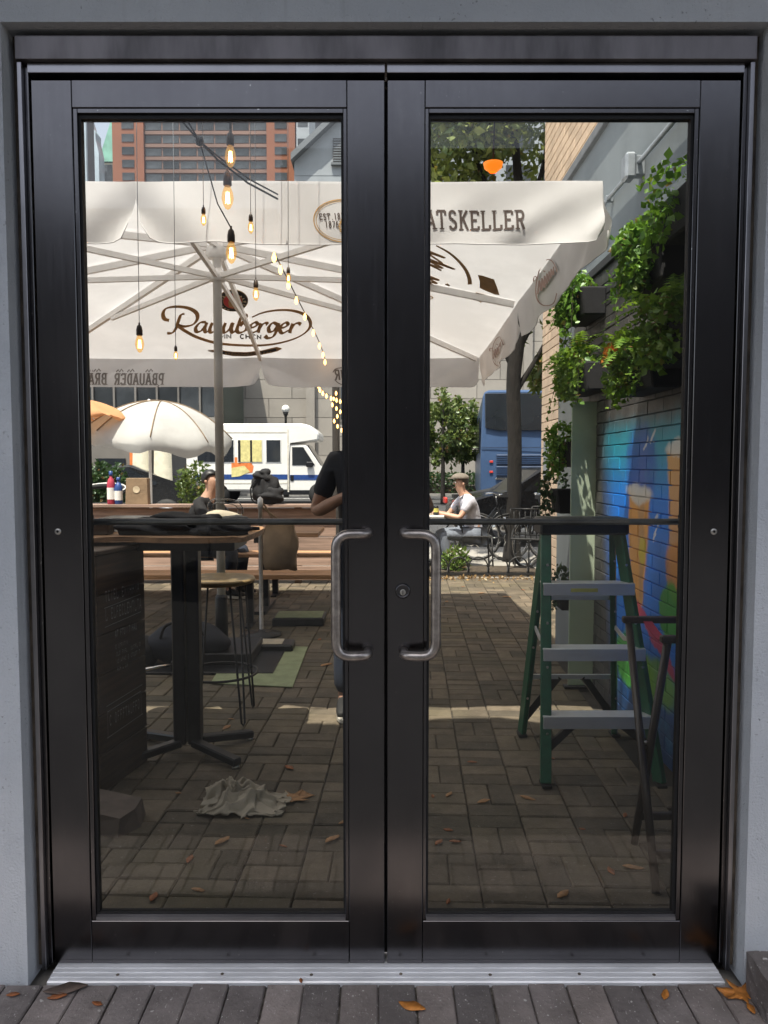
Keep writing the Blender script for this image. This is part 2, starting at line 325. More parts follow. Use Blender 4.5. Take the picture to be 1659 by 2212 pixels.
def tube(bm, pts, r, n=8, cap=True, closed=False):
    pts = [Vector(p) for p in pts]; k = len(pts); rings = []
    rr = r if isinstance(r, (list, tuple)) else [r]*k
    up = None
    for i, p in enumerate(pts):
        a = pts[(i-1) % k] if (closed or i) else p; b = pts[(i+1) % k] if (closed or i < k-1) else p
        t = (b-a).normalized()
        if up is None:
            up = Vector((0, 0, 1)) if abs(t.z) < .9 else Vector((1, 0, 0))
        s = t.cross(up)
        if s.length < 1e-6: s = t.cross(Vector((1, 0, 0)))
        s.normalize(); up = s.cross(t).normalized()
        rings.append([bm.verts.new(p + s*rr[i]*cos(2*pi*j/n) + up*rr[i]*sin(2*pi*j/n)) for j in range(n)])
    for i in range(k if closed else k-1):
        A, B = rings[i], rings[(i+1) % k]
        for j in range(n): bm.faces.new((A[j], A[(j+1) % n], B[(j+1) % n], B[j])).smooth = True
    if cap and not closed:
        bm.faces.new(rings[0][::-1]); bm.faces.new(rings[-1])
def lathe(bm, prof, n=24, c=(0, 0, 0), cap=True):
    rings = []
    for (r, z) in prof: rings.append([bm.verts.new((c[0]+r*cos(2*pi*j/n), c[1]+r*sin(2*pi*j/n), c[2]+z)) for j in range(n)])
    for A, B in zip(rings, rings[1:]):
        for j in range(n): bm.faces.new((A[j], A[(j+1) % n], B[(j+1) % n], B[j])).smooth = True
    if cap: bm.faces.new(rings[0][::-1]); bm.faces.new(rings[-1])
def prism(bm, pts, vec):                           # polygon pts swept by vec
    vec = Vector(vec); a = [bm.verts.new(Vector(p)) for p in pts]; b = [bm.verts.new(Vector(p)+vec) for p in pts]
    bm.faces.new(a); bm.faces.new(b[::-1]); n = len(pts)
    for i in range(n): bm.faces.new((a[i], a[(i+1) % n], b[(i+1) % n], b[i]))
def bar(bm, a, b, wd, ht):                         # rectangular bar between two points
    a, b = Vector(a), Vector(b); t = (b-a).normalized(); s = t.cross(Vector((0, 0, 1)))
    if s.length < 1e-4: s = Vector((1, 0, 0))
    s.normalize(); u = s.cross(t)
    va = [bm.verts.new(a+s*i*wd/2+u*j*ht/2) for i, j in ((-1, -1), (1, -1), (1, 1), (-1, 1))]; vb = [bm.verts.new(b+s*i*wd/2+u*j*ht/2) for i, j in ((-1, -1), (1, -1), (1, 1), (-1, 1))]
    bm.faces.new(va[::-1]); bm.faces.new(vb)
    for i in range(4): bm.faces.new((va[i], va[(i+1) % 4], vb[(i+1) % 4], vb[i]))
def smooth_path(pts, n=6):                         # Catmull-Rom
    P = [Vector(p) for p in pts]; out = []
    for i in range(len(P)-1):
        p0 = P[max(i-1, 0)]; p1 = P[i]; p2 = P[i+1]; p3 = P[min(i+2, len(P)-1)]
        for k in range(n):
            t = k/n
            out.append(.5*((2*p1)+(p2-p0)*t+(2*p0-5*p1+4*p2-p3)*t*t+(3*p1-p0-3*p2+p3)*t**3))
    out.append(P[-1]); return out
def rounded(pts, r, n=5):                          # polyline with rounded corners
    P = [Vector(p) for p in pts]; out = [P[0]]
    for i in range(1, len(P)-1):
        a = (P[i-1]-P[i]); b = (P[i+1]-P[i]); k = min(r, a.length/2, b.length/2); A = P[i]+a.normalized()*k; B = P[i]+b.normalized()*k
        for j in range(n+1):
            t = j/n; out.append(A*(1-t)**2+P[i]*2*t*(1-t)+B*t*t)
    out.append(P[-1]); return out
def npmesh(name, V, F, m, parent=None, smooth=False, loc=None):
    me = bpy.data.meshes.new(name); me.from_pydata([tuple(v) for v in V], [], [tuple(f) for f in F]); me.update()
    if smooth: me.shade_smooth()
    return new_obj(name, me, m, parent, loc)
def leaves(name, P, size, m, parent, droop=.3, aspect=.55, out=None, seed=0, loc=None):
    """leaf-sized folded faces at the points P"""
    r = np.random.default_rng(seed+len(P)); n = len(P); P = np.asarray(P, dtype=float)
    d = r.normal(size=(n, 3)); d[:, 2] -= droop
    if out is not None: d += (P-np.asarray(out))*1.2/np.maximum(1e-3, np.linalg.norm(P-np.asarray(out), axis=1, keepdims=True))
    d /= np.linalg.norm(d, axis=1, keepdims=True)
    s = np.cross(d, r.normal(size=(n, 3))); s /= np.linalg.norm(s, axis=1, keepdims=True); nn = np.cross(s, d)
    L = size*r.uniform(.35, 1.5, (n, 1)); W = L*aspect*.5
    a = P; b = P+d*L*.45+s*W+nn*L*.12; c = P+d*L; e = P+d*L*.45-s*W+nn*L*.12
    V = np.stack([a, b, c, e], 1).reshape(-1, 3); i = np.arange(n)*4
    me = bpy.data.meshes.new(name); me.vertices.add(4*n); me.vertices.foreach_set('co', V.astype(np.float32).ravel())
    F = np.stack([i, i+1, i+2, i, i+2, i+3], 1).reshape(-1); nf = 2*n
    me.loops.add(nf*3); me.loops.foreach_set('vertex_index', F.astype(np.int32)); me.polygons.add(nf); me.polygons.foreach_set('loop_start', (np.arange(nf)*3).astype(np.int32))
    me.update(calc_edges=True); me.validate()
    return new_obj(name, me, m, parent, loc)
def bake(o):
    dg = bpy.context.evaluated_depsgraph_get(); dg.update()
    me = bpy.data.meshes.new_from_object(o.evaluated_get(dg)); old = o.data; o.modifiers.clear(); o.data = me; me.name = o.name
    bpy.data.meshes.remove(old); return o
def skin(name, V, E, m, parent=None, sub=1, root=0, do_bake=True):
    me = bpy.data.meshes.new(name); me.from_pydata([tuple(v[:3]) for v in V], E, []); o = new_obj(name, me, m, parent)
    md = o.modifiers.new('skin', 'SKIN'); md.use_smooth_shade = True
    sv = me.skin_vertices[0].data
    for i, v in enumerate(V): sv[i].radius = (v[3], v[4] if len(v) > 4 else v[3]); sv[i].use_root = (i == root)
    ss = o.modifiers.new('sub', 'SUBSURF'); ss.levels = sub; ss.render_levels = sub
    return bake(o)

# lettering ------------------------------------------------------------------
def arc(cx, cy, rx, ry, a0, a1, n=10): return [(cx+rx*cos(radians(a0+(a1-a0)*i/n)), cy+ry*sin(radians(a0+(a1-a0)*i/n))) for i in range(n+1)]
GL = {
 'R': [[(.2, 0), (.2, 1)], [(.2, .95), (.55, .95)] + arc(.55, .73, .25, .22, 90, -90) + [(.2, .51)], [(.5, .5), (.85, 0)]],
 'A': [[(.08, 0), (.5, 1)], [(.5, 1), (.92, 0)], [(.25, .32), (.75, .32)]],
 'T': [[(.5, 0), (.5, 1)], [(.08, .95), (.92, .95)], [(.1, .95), (.1, .74)], [(.9, .95), (.9, .74)]],
 'S': [arc(.5, .74, .3, .21, 15, 270) + arc(.5, .26, .32, .22, 90, -165)],
 'K': [[(.2, 0), (.2, 1)], [(.85, 1), (.25, .45)], [(.42, .6), (.88, 0)]],
 'E': [[(.2, 0), (.2, 1)], [(.2, .95), (.85, .95)], [(.2, .52), (.7, .52)], [(.2, .05), (.85, .05)], [(.85, .95), (.85, .78)], [(.85, .05), (.85, .22)]],
 'L': [[(.2, 0), (.2, 1)], [(.2, .05), (.88, .05)], [(.87, .05), (.87, .28)]],
 'P': [[(.2, 0), (.2, 1)], [(.2, .95), (.55, .95)] + arc(.55, .70, .28, .25, 90, -90) + [(.2, .45)]],
 'B': [[(.2, 0), (.2, 1)], [(.2, .95), (.5, .95)] + arc(.5, .74, .26, .21, 90, -90) + [(.2, .53)], [(.5, .53)] + arc(.5, .29, .32, .24, 90, -90) + [(.2, .05)]],
 'U': [[(.18, 1), (.18, .3)] + arc(.5, .3, .32, .27, 180, 360) + [(.82, .3), (.82, 1)]],
 'D': [[(.2, 0), (.2, 1)], [(.2, .95), (.45, .95)] + arc(.45, .5, .38, .45, 90, -90) + [(.2, .05)]],
 'M': [[(.1, 0), (.1, 1), (.5, .35), (.9, 1), (.9, 0)]], 'N': [[(.15, 0), (.15, 1), (.85, 0), (.85, 1)]],
 'C': [arc(.52, .5, .36, .47, 40, 320)], 'H': [[(.15, 0), (.15, 1)], [(.85, 0), (.85, 1)], [(.15, .5), (.85, .5)]],
 '.': [[(.4, .03), (.6, .03)]], '1': [[(.5, 0), (.5, 1), (.3, .85)]], '8': [arc(.5, .74, .26, .23, 0, 360, 14), arc(.5, .26, .31, .25, 0, 360, 14)],
 '7': [[(.15, .95), (.85, .95), (.4, 0)]], '6': [arc(.5, .28, .3, .26, 0, 360, 14), [(.2, .3), (.28, .7), (.65, 1)]],
 'I': [[(.5, 0), (.5, 1)]], 'O': [arc(.5, .5, .36, .47, 0, 360, 16)], 'W': [[(.05, 1), (.28, 0), (.5, .7), (.72, 0), (.95, 1)]], 'F': [[(.2, 0), (.2, 1)], [(.2, .95), (.85, .95)], [(.2, .52), (.7, .52)]],
}
GL['Ä'] = GL['A'] + [[(.28, 1.2), (.38, 1.2)], [(.62, 1.2), (.72, 1.2)]]
def ribbon2(pts, wd):
    """2D strip of quads along pts; wd a number or one per point"""
    n = len(pts); ws = wd if isinstance(wd, list) else [wd]*n; Lf, Rt = [], []
    for i in range(n):
        a = Vector(pts[max(i-1, 0)]).to_2d(); b = Vector(pts[min(i+1, n-1)]).to_2d(); t = b-a
        t = t.normalized() if t.length > 1e-9 else Vector((1, 0)); q = Vector((-t.y, t.x))*ws[i]/2; p = Vector(pts[i]).to_2d()
        Lf.append(p+q); Rt.append(p-q)
    return Lf, Rt
class Print:
    """flat print: strips and polygons in 2D, laid on a surface by map2d (2D -> world)"""
    def __init__(s, map2d): s.V = []; s.F = []; s.m = map2d; s.k = 0
    def strip(s, pts, wd):
        if not isinstance(wd, list):
            q = [pts[0]]
            for a, b in zip(pts, pts[1:]):
                n = max(1, int(sqrt((b[0]-a[0])**2+(b[1]-a[1])**2)/6))
                q += [(a[0]+(b[0]-a[0])*i/n, a[1]+(b[1]-a[1])*i/n) for i in range(1, n+1)]
            pts = q
        L, R = ribbon2(pts, wd); b = len(s.V)
        for p, q in zip(L, R): s.V += [s.m(p.x, p.y, s.k), s.m(q.x, q.y, s.k)]
        for i in range(len(L)-1): s.F.append((b+2*i, b+2*i+1, b+2*i+3, b+2*i+2))
        s.k += 1
    def poly(s, pts):
        b = len(s.V); cx = sum(p[0] for p in pts)/len(pts); cy = sum(p[1] for p in pts)/len(pts)
        s.V += [s.m(p[0], p[1], s.k) for p in pts] + [s.m(cx, cy, s.k)]
        n = len(pts)
        for i in range(n): s.F.append((b+i, b+(i+1) % n, b+n))
        s.k += 1
    def text(s, t, u0, v0, cw, ch, wt, serif=False, mirror=False, gap=.12):
        """v0 is the baseline; image v grows downwards"""
        for i, chh in enumerate(t):
            if chh == ' ': continue
            for st in GL[chh]:
                pts = []
                for (a, b) in st:
                    x = (i + gap/2 + a*(1-gap))*cw
                    pts.append((u0 - x if mirror else u0 + x, v0 - b*ch))
                s.strip(pts, wt)
                if serif and len(st) == 2 and abs(st[0][1]-st[1][1]) > .6:
                    for (x, y) in pts:
                        yy = y + (-.03 if y > v0-ch*.5 else .03)*ch; s.strip([(x-wt*.95, yy), (x+wt*.95, yy)], ch*.07)
    def done(s, name, m, parent): return npmesh(name, s.V, s.F, m, parent)

# ================================================================== THE WALL WITH THE DOORS
YW = -0.06; OX = 0.953; OZ = 2.462; BX = 1.32
bm = BM()
bx(bm, -9, -OX, YW, .24, -.02, OZ); bx(bm, OX, 1.298, YW, .24, -.02, OZ); bx(bm, 1.298, 7, YW, .24, -.02, OZ)
bx(bm, -9, 7, YW, .24, OZ, 3.9)
bmesh.ops.remove_doubles(bm, verts=bm.verts, dist=.0005)
wall = fin(bm, 'stucco_wall', 'stucco'); tag(wall, 'pale grey stucco wall that surrounds the black double doors', 'wall')
bm = BM()
for s in (-1, 1):
    for k in range(9):                             # chipped paint line along the reveal's edge
        pass
bm.free()

fr = thing('door_frame', 'dark bronze metal frame around the pair of glass doors', 'door frame')
FX = 0.933
for s in (-1, 1):
    bm = BM(); bx(bm, *sorted((s*.911, s*.921)), -.006, .05, .005, 2.386); fin(bm, 'jamb_stop', 'anodised', fr, bevel=.001)
    bm = BM(); bx(bm, *sorted((s*.9215, s*FX)), -.022, .06, 0, 2.386); fin(bm, 'jamb', 'anodised_light', fr, bevel=.001)
    bm = BM(); bx(bm, *sorted((s*(FX+.0005), s*(OX-.0005))), .004, .05, 0, 2.461); fin(bm, 'sealant_joint', 'sealant', fr)
bm = BM(); bx(bm, -FX, FX, -.030, .06, 2.389, 2.446); fin(bm, 'head_panel', 'anodised_stained', fr, bevel=.001)
bm = BM(); bx(bm, -.91, -.0025, -.014, .05, 2.3635, 2.388); bx(bm, .0025, .91, -.014, .05, 2.3635, 2.388); fin(bm, 'head_stop', 'anodised_light', fr, bevel=.001)
bm = BM(); bx(bm, -FX, FX, .0, .05, 2.4465, 2.4605); fin(bm, 'head_sealant', 'sealant', fr)
bm = BM(); bx(bm, -.91, .91, .03, .06, 2.3525, 2.3632); fin(bm, 'shadow_gap', 'gasket', fr)

th = thing('threshold', 'ribbed bright aluminium threshold strip under the double doors', 'threshold')
prof = [(-.070, -.001), (-.066, .002), (-.056, .0026), (-.0555, .0012), (-.051, .0012), (-.0505, .0032), (-.038, .0036), (-.0375, .0022), (-.033, .0022), (-.0325, .0042), (-.021, .0044), (-.0205, .003), (-.016, .003), (-.0155, .0045), (.055, .0045), (.055, -.02), (-.070, -.02)]
bm = BM(); prism(bm, [(-.899, y, z) for y, z in prof], (1.798, 0, 0)); fin(bm, 'sill_plate', 'aluminium', th)
for k, x in enumerate((-.72, -.44, -.2, .04, .28, .52, .72)):
    bm = BM(); lathe(bm, [(.0045, .0), (.0045, .0018), (.002, .0024)], 10, (x, -.044+.003*(k % 2), .0030)); fin(bm, 'screw', 'sealant', th)

def door(sgn, label):
    t = thing('glass_door', label, 'door')
    xi, xo = .0035, .908                            # meeting edge, hinge edge
    gi, go = .110, .793                             # visible glass
    sx = lambda a, b: sorted((sgn*a, sgn*b))
    Z0, Z1, B0, T0 = .006, 2.352, .138, 2.272
    bm = BM(); bx(bm, *sx(xi, gi-.010), 0, .045, Z0, Z1); fin(bm, 'meeting_stile', 'anodised', t, bevel=.0015)
    bm = BM(); bx(bm, *sx(go+.012, xo), 0, .045, Z0, Z1); fin(bm, 'hinge_stile', 'anodised', t, bevel=.0015)
    bm = BM(); bx(bm, *sx(gi-.0092, go+.0112), 0, .045, T0+.012, Z1); fin(bm, 'top_rail', 'anodised', t, bevel=.0012)
    bm = BM(); bx(bm, *sx(gi-.0092, go+.0112), 0, .045, Z0, B0-.012); fin(bm, 'bottom_rail', 'anodised', t, bevel=.0012)
    bm = BM()                                       # glazing beads
    for a in (gi-.0092, go): bx(bm, *sx(a, a+.0108 if a > .5 else gi), .004, .04, B0-.0112, T0+.0112)
    bx(bm, *sx(gi+.0005, go-.0005), .004, .04, T0, T0+.0112)
    fin(bm, 'glazing_bead', 'anodised', t, bevel=.001)
    bm = BM(); prism(bm, [(sgn*(gi+.0005), .002, B0-.0112), (sgn*(gi+.0005), .004, B0-.004), (sgn*(gi+.0005), .018, B0+.004), (sgn*(gi+.0005), .03, B0-.0112)], (sgn*(go-gi-.001), 0, 0)); fin(bm, 'sill_bead', 'anodised_light', t)
    bm = BM()
    for (a, b, c, d) in ((gi, gi+.006, B0, T0), (go-.006, go, B0, T0), (gi+.006, go-.006, T0-.011, T0), (gi+.006, go-.006, B0, B0+.005)): bx(bm, *sx(a, b), .012, .034, c, d)
    fin(bm, 'gasket', 'gasket', t)
    bm = BM(); bx(bm, *sx(gi+.004, go-.004), .020, .026, B0+.002, T0-.002); fin(bm, 'glass_pane', 'door_glass', t)
    # offset pull handle
    xm, xv, zt, zb = .047, .129, 1.192, .873
    path = rounded([(sgn*xm, -.0, zt), (sgn*xm, -.052, zt), (sgn*xv, -.062, zt), (sgn*xv, -.062, zb), (sgn*xm, -.052, zb), (sgn*xm, 0, zb)], .04, 7)
    bm = BM(); tube(bm, path, .0128, 16); h = fin(bm, 'pull_handle', 'pull_metal', t, smooth=True)
    # push bar inside
    zb_ = 1.213
    bm = BM(); bar(bm, (sgn*(gi-.03), .095, zb_), (sgn*(go+.03), .095, zb_), .018, .017); pb = fin(bm, 'push_bar', 'push_bar', t, bevel=.006)
    for a in (gi-.04, go+.04):
        bm = BM(); bx(bm, *sx(a-.02, a+.02), .0452, .11, zb_-.02, zb_+.02); fin(bm, 'bar_bracket', 'gasket', pb, bevel=.003)
    def disc(name, x, z, prof, m, par):
        bm = BM(); lathe(bm, prof, 24); o = fin(bm, name, m, par); o.matrix_world = Matrix.Translation((x, 0, z)) @ Matrix.Rotation(pi/2, 4, 'X'); return o
    bo = disc('bolt', sgn*.868, 1.194, [(.0085, -.001), (.0085, .002), (.0065, .0032), (.004, .0032)], 'steel_bright', t)
    b2 = disc('bolt_socket', sgn*.868, 1.194, [(.0032, .0015), (.0032, .0036)], 'dark_hole', t)
    if sgn > 0:
        disc('lock_ring', .045, 1.036, [(.0205, -.001), (.0205, .004), (.0175, .0085), (.0155, .0085), (.0150, .006), (.013, .006)], 'anodised', t)
        disc('lock_cylinder', .045, 1.033, [(.0078, .004), (.0078, .0095), (.0068, .0102)], 'steel_bright', t)
        bm = BM(); bx(bm, .0440, .0460, -.0112, -.0098, 1.0275, 1.0385); fin(bm, 'keyhole', 'dark_hole', t)
    bm = BM(); bx(bm, -.014, .014, .0455, .0495, .008, 2.35) if sgn > 0 else bx(bm, -.905, -.8, .0452, .047, .03, .12); fin(bm, 'weather_strip', 'gasket', t)
    return t
door(-1, 'black framed glass door without a lock cylinder, the patio umbrella pole behind it')
door(1, 'black framed glass door with the round key lock, a green ladder behind it')

# unseen canopy added to shade wall and near patio; edge waved for its shadow
bm = BM(); prism(bm, [(-5, -1.65, 3.62), (5, -1.65, 3.62), (5, .58, 3.62)] + [(4.6-.33*k, .58+(.10 if k % 6 in (2, 3) else .0)+.02*sin(k*2.3), 3.62) for k in range(28)] + [(-5, .58, 3.62)], (0, 0, .16))
cano = fin(bm, 'added_shade_canopy', 'concrete_cap'); tag(cano, 'unseen flat concrete canopy added to shade the double doors', 'canopy')

# ================================================================== GROUND
gr = kind(npmesh('ground', [(-300, -60, -.05), (300, -60, -.05), (300, 900, -.05), (-300, 900, -.05)], [(0, 1, 2, 3)], 'sidewalk'), 'structure')
bm = BM(); bx(bm, -9, 7, -.72, -.0715, -.045, -.012); mat('pale_joint_sand', (.13, .115, .10), .95, var=.6, vscale=40, bump=.6, bscale=160, pos=True); fp = fin(bm, 'pavement', 'pale_joint_sand'); kind(fp, 'structure')
def brick_mesh(name, sx, sy, sz, bv, m, jit=0):
    bm = BM(); box(bm, (0, 0, 0), (sx, sy, sz)); bmesh.ops.bevel(bm, geom=[e for e in bm.edges if max(v.co.z for v in e.verts) > 0 and min(v.co.z for v in e.verts) > 0], offset=bv, segments=1, affect='EDGES')
    me = bpy.data.meshes.new(name); bm.to_mesh(me); bm.free(); me.materials.append(MATS[m]); return me
def px_area(c, du, dv):                            # rough size in view of a piece at c with half vectors du, dv
    Y = c.y + D
    if Y < .3: return 0
    k = FPX/Y
    def pj(p): q = p-EYE; f = q.y*cos(TH)-q.z*sin(TH); return Vector((U0+FPX*q.x/f, V0-FPX*(q.y*sin(TH)+q.z*cos(TH))/f))
    try: a = pj(c+du)-pj(c-du); b = pj(c+dv)-pj(c-dv)
    except ZeroDivisionError: return 0
    p = pj(c)
    if not (-40 < p.x < 1700 and -40 < p.y < 2260): return 0
    return abs(a.x*b.y-a.y*b.x)
def lay(pieces, name, me_of, parent, m, limit=300, rest_name='far_bricks'):
    """pieces: (score, location, rotation, key); the largest in view as objects, the rest one mesh"""
    pieces.sort(key=lambda p: -p[0]); big = [p for p in pieces[:limit] if p[0] > 0]; rest = [p for p in pieces if p not in big] if len(pieces) < 1 else pieces[len(big):]
    for sc, loc, R, key in big:
        o = bpy.data.objects.new(name, me_of[key]); COL.objects.link(o); o.parent = parent; o.location = loc; o.rotation_euler = R.to_euler()
    if rest:
        V, F = [], []
        for sc, loc, R, key in rest:
            b = len(V); me = me_of[key]
            V += [R @ v.co + loc for v in me.vertices]; F += [tuple(b+i for i in p.vertices) for p in me.polygons]
        o = npmesh(rest_name, V, F, m, parent); kind(o, 'stuff')
rj = lambda a: random.uniform(-a, a)
# front course: soldier bricks up to the threshold, then rows behind
ME = {0: brick_mesh('brick', .0945, .205, .06, .004, 'front_brick')}
pc = []
for i in range(-28, 29):
    for r in range(3):
        c = Vector((i*.0985+.03+(.05 if r % 2 else 0)+rj(.0015), -.178-.2105*r+rj(.002), -.030+rj(.0018)))
        pc.append((px_area(c, Vector((.047, 0, 0)), Vector((0, .1, 0))), c, rot('Z', rj(.012)) @ rot('X', rj(.008)) @ rot('Y', rj(.012)), 0))
lay(pc, 'brick', ME, fp, 'front_brick', 300, 'outer_bricks')

bm = BM(); bx(bm, -7, 6, .0555, 7.3, -.045, -.014); pp = fin(bm, 'patio_pavement', 'joint_sand'); kind(pp, 'structure')
ME = {0: brick_mesh('paver', .196, .0965, .06, .005, 'paver')}
pc = []; S = .2; A = radians(-2.0); RA = rot('Z', A)
for i in range(-36, 26):
    for j in range(-4, 40):
        for k in (0, 1):
            hor = (i+j) % 2 == 0
            if not hor and j % 3 == 1: hor = True      # the weave is irregular in places
            off = (k-.5)*.1
            c = RA @ Vector((i*S, j*S, 0)) + Vector((rj(.001), .12+rj(.001), 0))
            c += RA @ (Vector((0, off, 0)) if hor else Vector((off, 0, 0)))
            if not (-5.2 < c.x < 1.94 and .17 < c.y < 7.15): continue
            if c.x > 1.22 and c.y < 3.8: continue
            c.z = -.031+rj(.0030)
            pc.append((px_area(c, Vector((.098, 0, 0)), Vector((0, .048, 0))), c, rot('Z', A+(0 if hor else pi/2)+rj(.008)) @ rot('X', rj(.020)) @ rot('Y', rj(.012)), 0))
bm = BM(); bx(bm, -5.2, 1.295, .056, .118, -.05, -.001); sc_ = fin(bm, 'edge_strip', 'paver', pp)
lay(pc, 'paver', ME, pp, 'paver', 300, 'outer_pavers')
bm = BM(); bx(bm, -60, 60, 7.301, 10.6, -.045, -.004); sw = fin(bm, 'sidewalk', 'sidewalk'); kind(sw, 'structure')
bm = BM(); bx(bm, -60, 60, 10.601, 10.75, -.12, .0); kb = fin(bm, 'kerb', 'far_stone'); kind(kb, 'structure')
bm = BM(); bx(bm, -120, 120, 10.751, 33, -.2, -.045); rd = fin(bm, 'road', 'asphalt'); kind(rd, 'structure')
bm = BM()
for k in range(-8, 9): bx(bm, k*6-1.5, k*6+1.5, 19.9, 20.05, -.045, -.041)
bx(bm, -60, 60, 13.2, 13.33, -.045, -.041); bx(bm, -60, 60, 30.3, 30.45, -.045, -.041)
kind(fin(bm, 'road_marking', 'road_paint'), 'structure')
bm = BM(); bx(bm, -120, 120, 33.001, 38.2, -.1, .06); kind(fin(bm, 'far_sidewalk', 'far_sidewalk'), 'structure')

# unseen building added behind the camera for the door glass to mirror
yb = thing('added_yard_building', 'unseen dark brick building added for the door glass to mirror', 'building', (0, -17, 0))
for (xa, xb, hh2) in ((-24, -9.01, 8.4), (-9, -2.51, 7.2), (-2.5, 3.99, 8.6), (4, 10.99, 9.6), (11, 22, 8.0)):
    bm = BM(); bx(bm, xa, xb, -8, 0, -.02, hh2); fin(bm, 'wall', 'far_stone_dark', yb)
    bm = BM(); bx(bm, xa+.05, xb-.05, -7.9, .25, hh2+.01, hh2+.3); fin(bm, 'cornice', 'concrete_cap', yb)
for i in range(-6, 6):
    for z in (1.2, 4.3):
        bm = BM(); bx(bm, i*3.6+1, i*3.6+2.6, .002, .06, z, z+1.9); wf = fin(bm, 'window', 'concrete_cap', yb); bm = BM(); bx(bm, i*3.6+1.1, i*3.6+2.5, .0605, .07, z+.1, z+1.8); fin(bm, 'pane', 'dark_window', wf)
bm = BM(); bx(bm, -24, 22, -17, -.721, -.045, -.008); mat('yard_asphalt', (.026, .026, .027), .9, var=.3, vscale=3, bump=.4, bscale=60, pos=True); kind(fin(bm, 'yard_pavement', 'yard_asphalt'), 'structure')

# ================================================================== SIDE WALL WITH MURAL
WX = 1.3; WE = 3.765; WT = 3.41; BT = 2.545; BE = 3.235
sw_ = thing('mural_wall', 'grey garden wall with brick lower half, planters and a blue beer mural', 'wall', (0, 0, 0))
bm = BM(); bx(bm, WX, WX+.3, .241, WE, -.02, WT-.06); fin(bm, 'rendered_wall', 'grey_paint_wall', sw_)
bm = BM(); bx(bm, WX-.03, WX+.33, .241, WE+.02, WT-.06, WT); fin(bm, 'coping', 'concrete_cap', sw_, bevel=.004)
bm = BM(); bx(bm, WX-.012, WX-.0005, .242, BE, 0, BT-.03); pn = fin(bm, 'mortar_bed', 'mural_brick', sw_)
bm = BM(); bx(bm, WX-.034, WX-.0005, .242, BE+.01, BT-.029, BT+.02); fin(bm, 'brick_ledge', 'wall_mortar', sw_, bevel=.003)
bl, bh = .212, .067
ME = {0: brick_mesh('brick', bl-.005, bh-.0055, .026, .002, 'mural_brick'), 1: brick_mesh('brick', bl/2-.005, bh-.0055, .026, .002, 'mural_brick')}
R90 = Matrix(((0, 0, -1), (-1, 0, 0), (0, 1, 0)))      # local x -> -y, y -> z, z -> -x
pc = []
for j in range(int((BT-.03)/bh)):
    y = .244; first = True
    while y < BE-.02:
        L = bl/2 if (first and j % 2) else bl
        first = False
        if y+L > BE: L = BE-y
        k = 0 if L > bl*.9 else 1
        ln = bl if k == 0 else bl/2
        if L < bl*.45: break
        c = Vector((WX-.013+rj(.0015), y+ln/2, .006+j*bh+bh/2))
        pc.append((px_area(c, Vector((0, ln/2, 0)), Vector((0, 0, bh/2))), c, R90 @ rot('Z', rj(.006)), k)); y += ln
lay(pc, 'brick', ME, pn, 'mural_brick', 300, 'hidden_bricks')
# conduit with its box
cn = thing('conduit_pipe', 'grey metal conduit pipe running along the upper grey wall', 'pipe')
bm = BM(); tube(bm, [(WX-.03, 1.0, 2.88), (WX-.03, 3.72, 2.88)], .012, 10); fin(bm, 'pipe', 'conduit_metal', cn)
for y in (2.45, 3.4):
    bm = BM(); bx(bm, WX-.045, WX-.0005, y-.012, y+.012, 2.862, 2.898); fin(bm, 'clip', 'conduit_metal', cn, bevel=.003)
jb = thing('junction_box', 'small grey metal box on the wall conduit', 'electrical box')
bm = BM(); bx(bm, WX-.10, WX-.044, 1.90, 1.985, 2.80, 2.93); fin(bm, 'cover', 'conduit_metal', jb, bevel=.012)
bm = BM(); bx(bm, WX-.0435, WX-.0005, 1.91, 1.975, 2.82, 2.915); fin(bm, 'back_box', 'conduit_metal', jb, bevel=.004)

# ---------------------------------------------------------------- wall planters
def blob(c, r, n, flat=1.0, seed=0):
    g = np.random.default_rng(seed); p = g.normal(size=(n, 3)); p /= np.linalg.norm(p, axis=1, keepdims=True)
    p *= (g.uniform(.25, 1, (n, 1))**.5); p *= np.array(r); return p+np.array(c)
def trail(p0, dirx, L, n, seed):
    g = np.random.default_rng(seed); P = [np.array(p0, float)]; d = np.array(dirx, float)
    for i in range(n):
        d = d*.82+np.array((g.normal()*.10, g.normal()*.12, -.30)); P.append(P[-1]+d*L/n)
    return np.array(P)
def planter(y, z, w, label, lm, n, r, trails, seed, fern=False, flower=False):
    x = WX-.11; t = thing('wall_planter', label, 'planter', (x, y, z))
    bm = BM(); prism(bm, [(-.065, -w/2, .09), (-.045, -w/2, -.07), (.083, -w/2, -.07), (.083, -w/2, .09)], (0, w, 0)); fin(bm, 'pocket_box', 'black_cloth', t, bevel=.008)
    P = [blob((-.06, 0, .12), (.125, w*.48, .105), int(n*.85), seed=seed), blob((-.095, w*.05, -.01), (.055, w*.46, .10), int(n*.5), seed=seed+1)]
    g = random.Random(seed)
    for k in range(trails):
        y0 = g.uniform(-w*.55, w*.6); path = trail((-.09, y0, .09), (g.uniform(-.6, -.05), g.uniform(-.2, .45), .25), g.uniform(.10, .26) if fern or k > 4 else g.uniform(.12, .36), 12, seed*31+k)
        bs = BM(); tube(bs, path, .0018, 4, cap=False); fin(bs, 'vine', 'twig', t); q = np.repeat(path[1:], 3, 0); P.append(q+np.random.default_rng(k).normal(size=q.shape)*.016)
    leaves('foliage', np.concatenate(P), r, lm, t, .35, .75, seed=seed)
    if fern: fronds(t, (-.04, 0, .10), 16, .30, seed)
    if flower:
        leaves('flower', blob((-.16, -.02, .10), (.03, .035, .03), 60, seed=seed+5), .03, 'petal_orange', t, 0, .9)
    return t
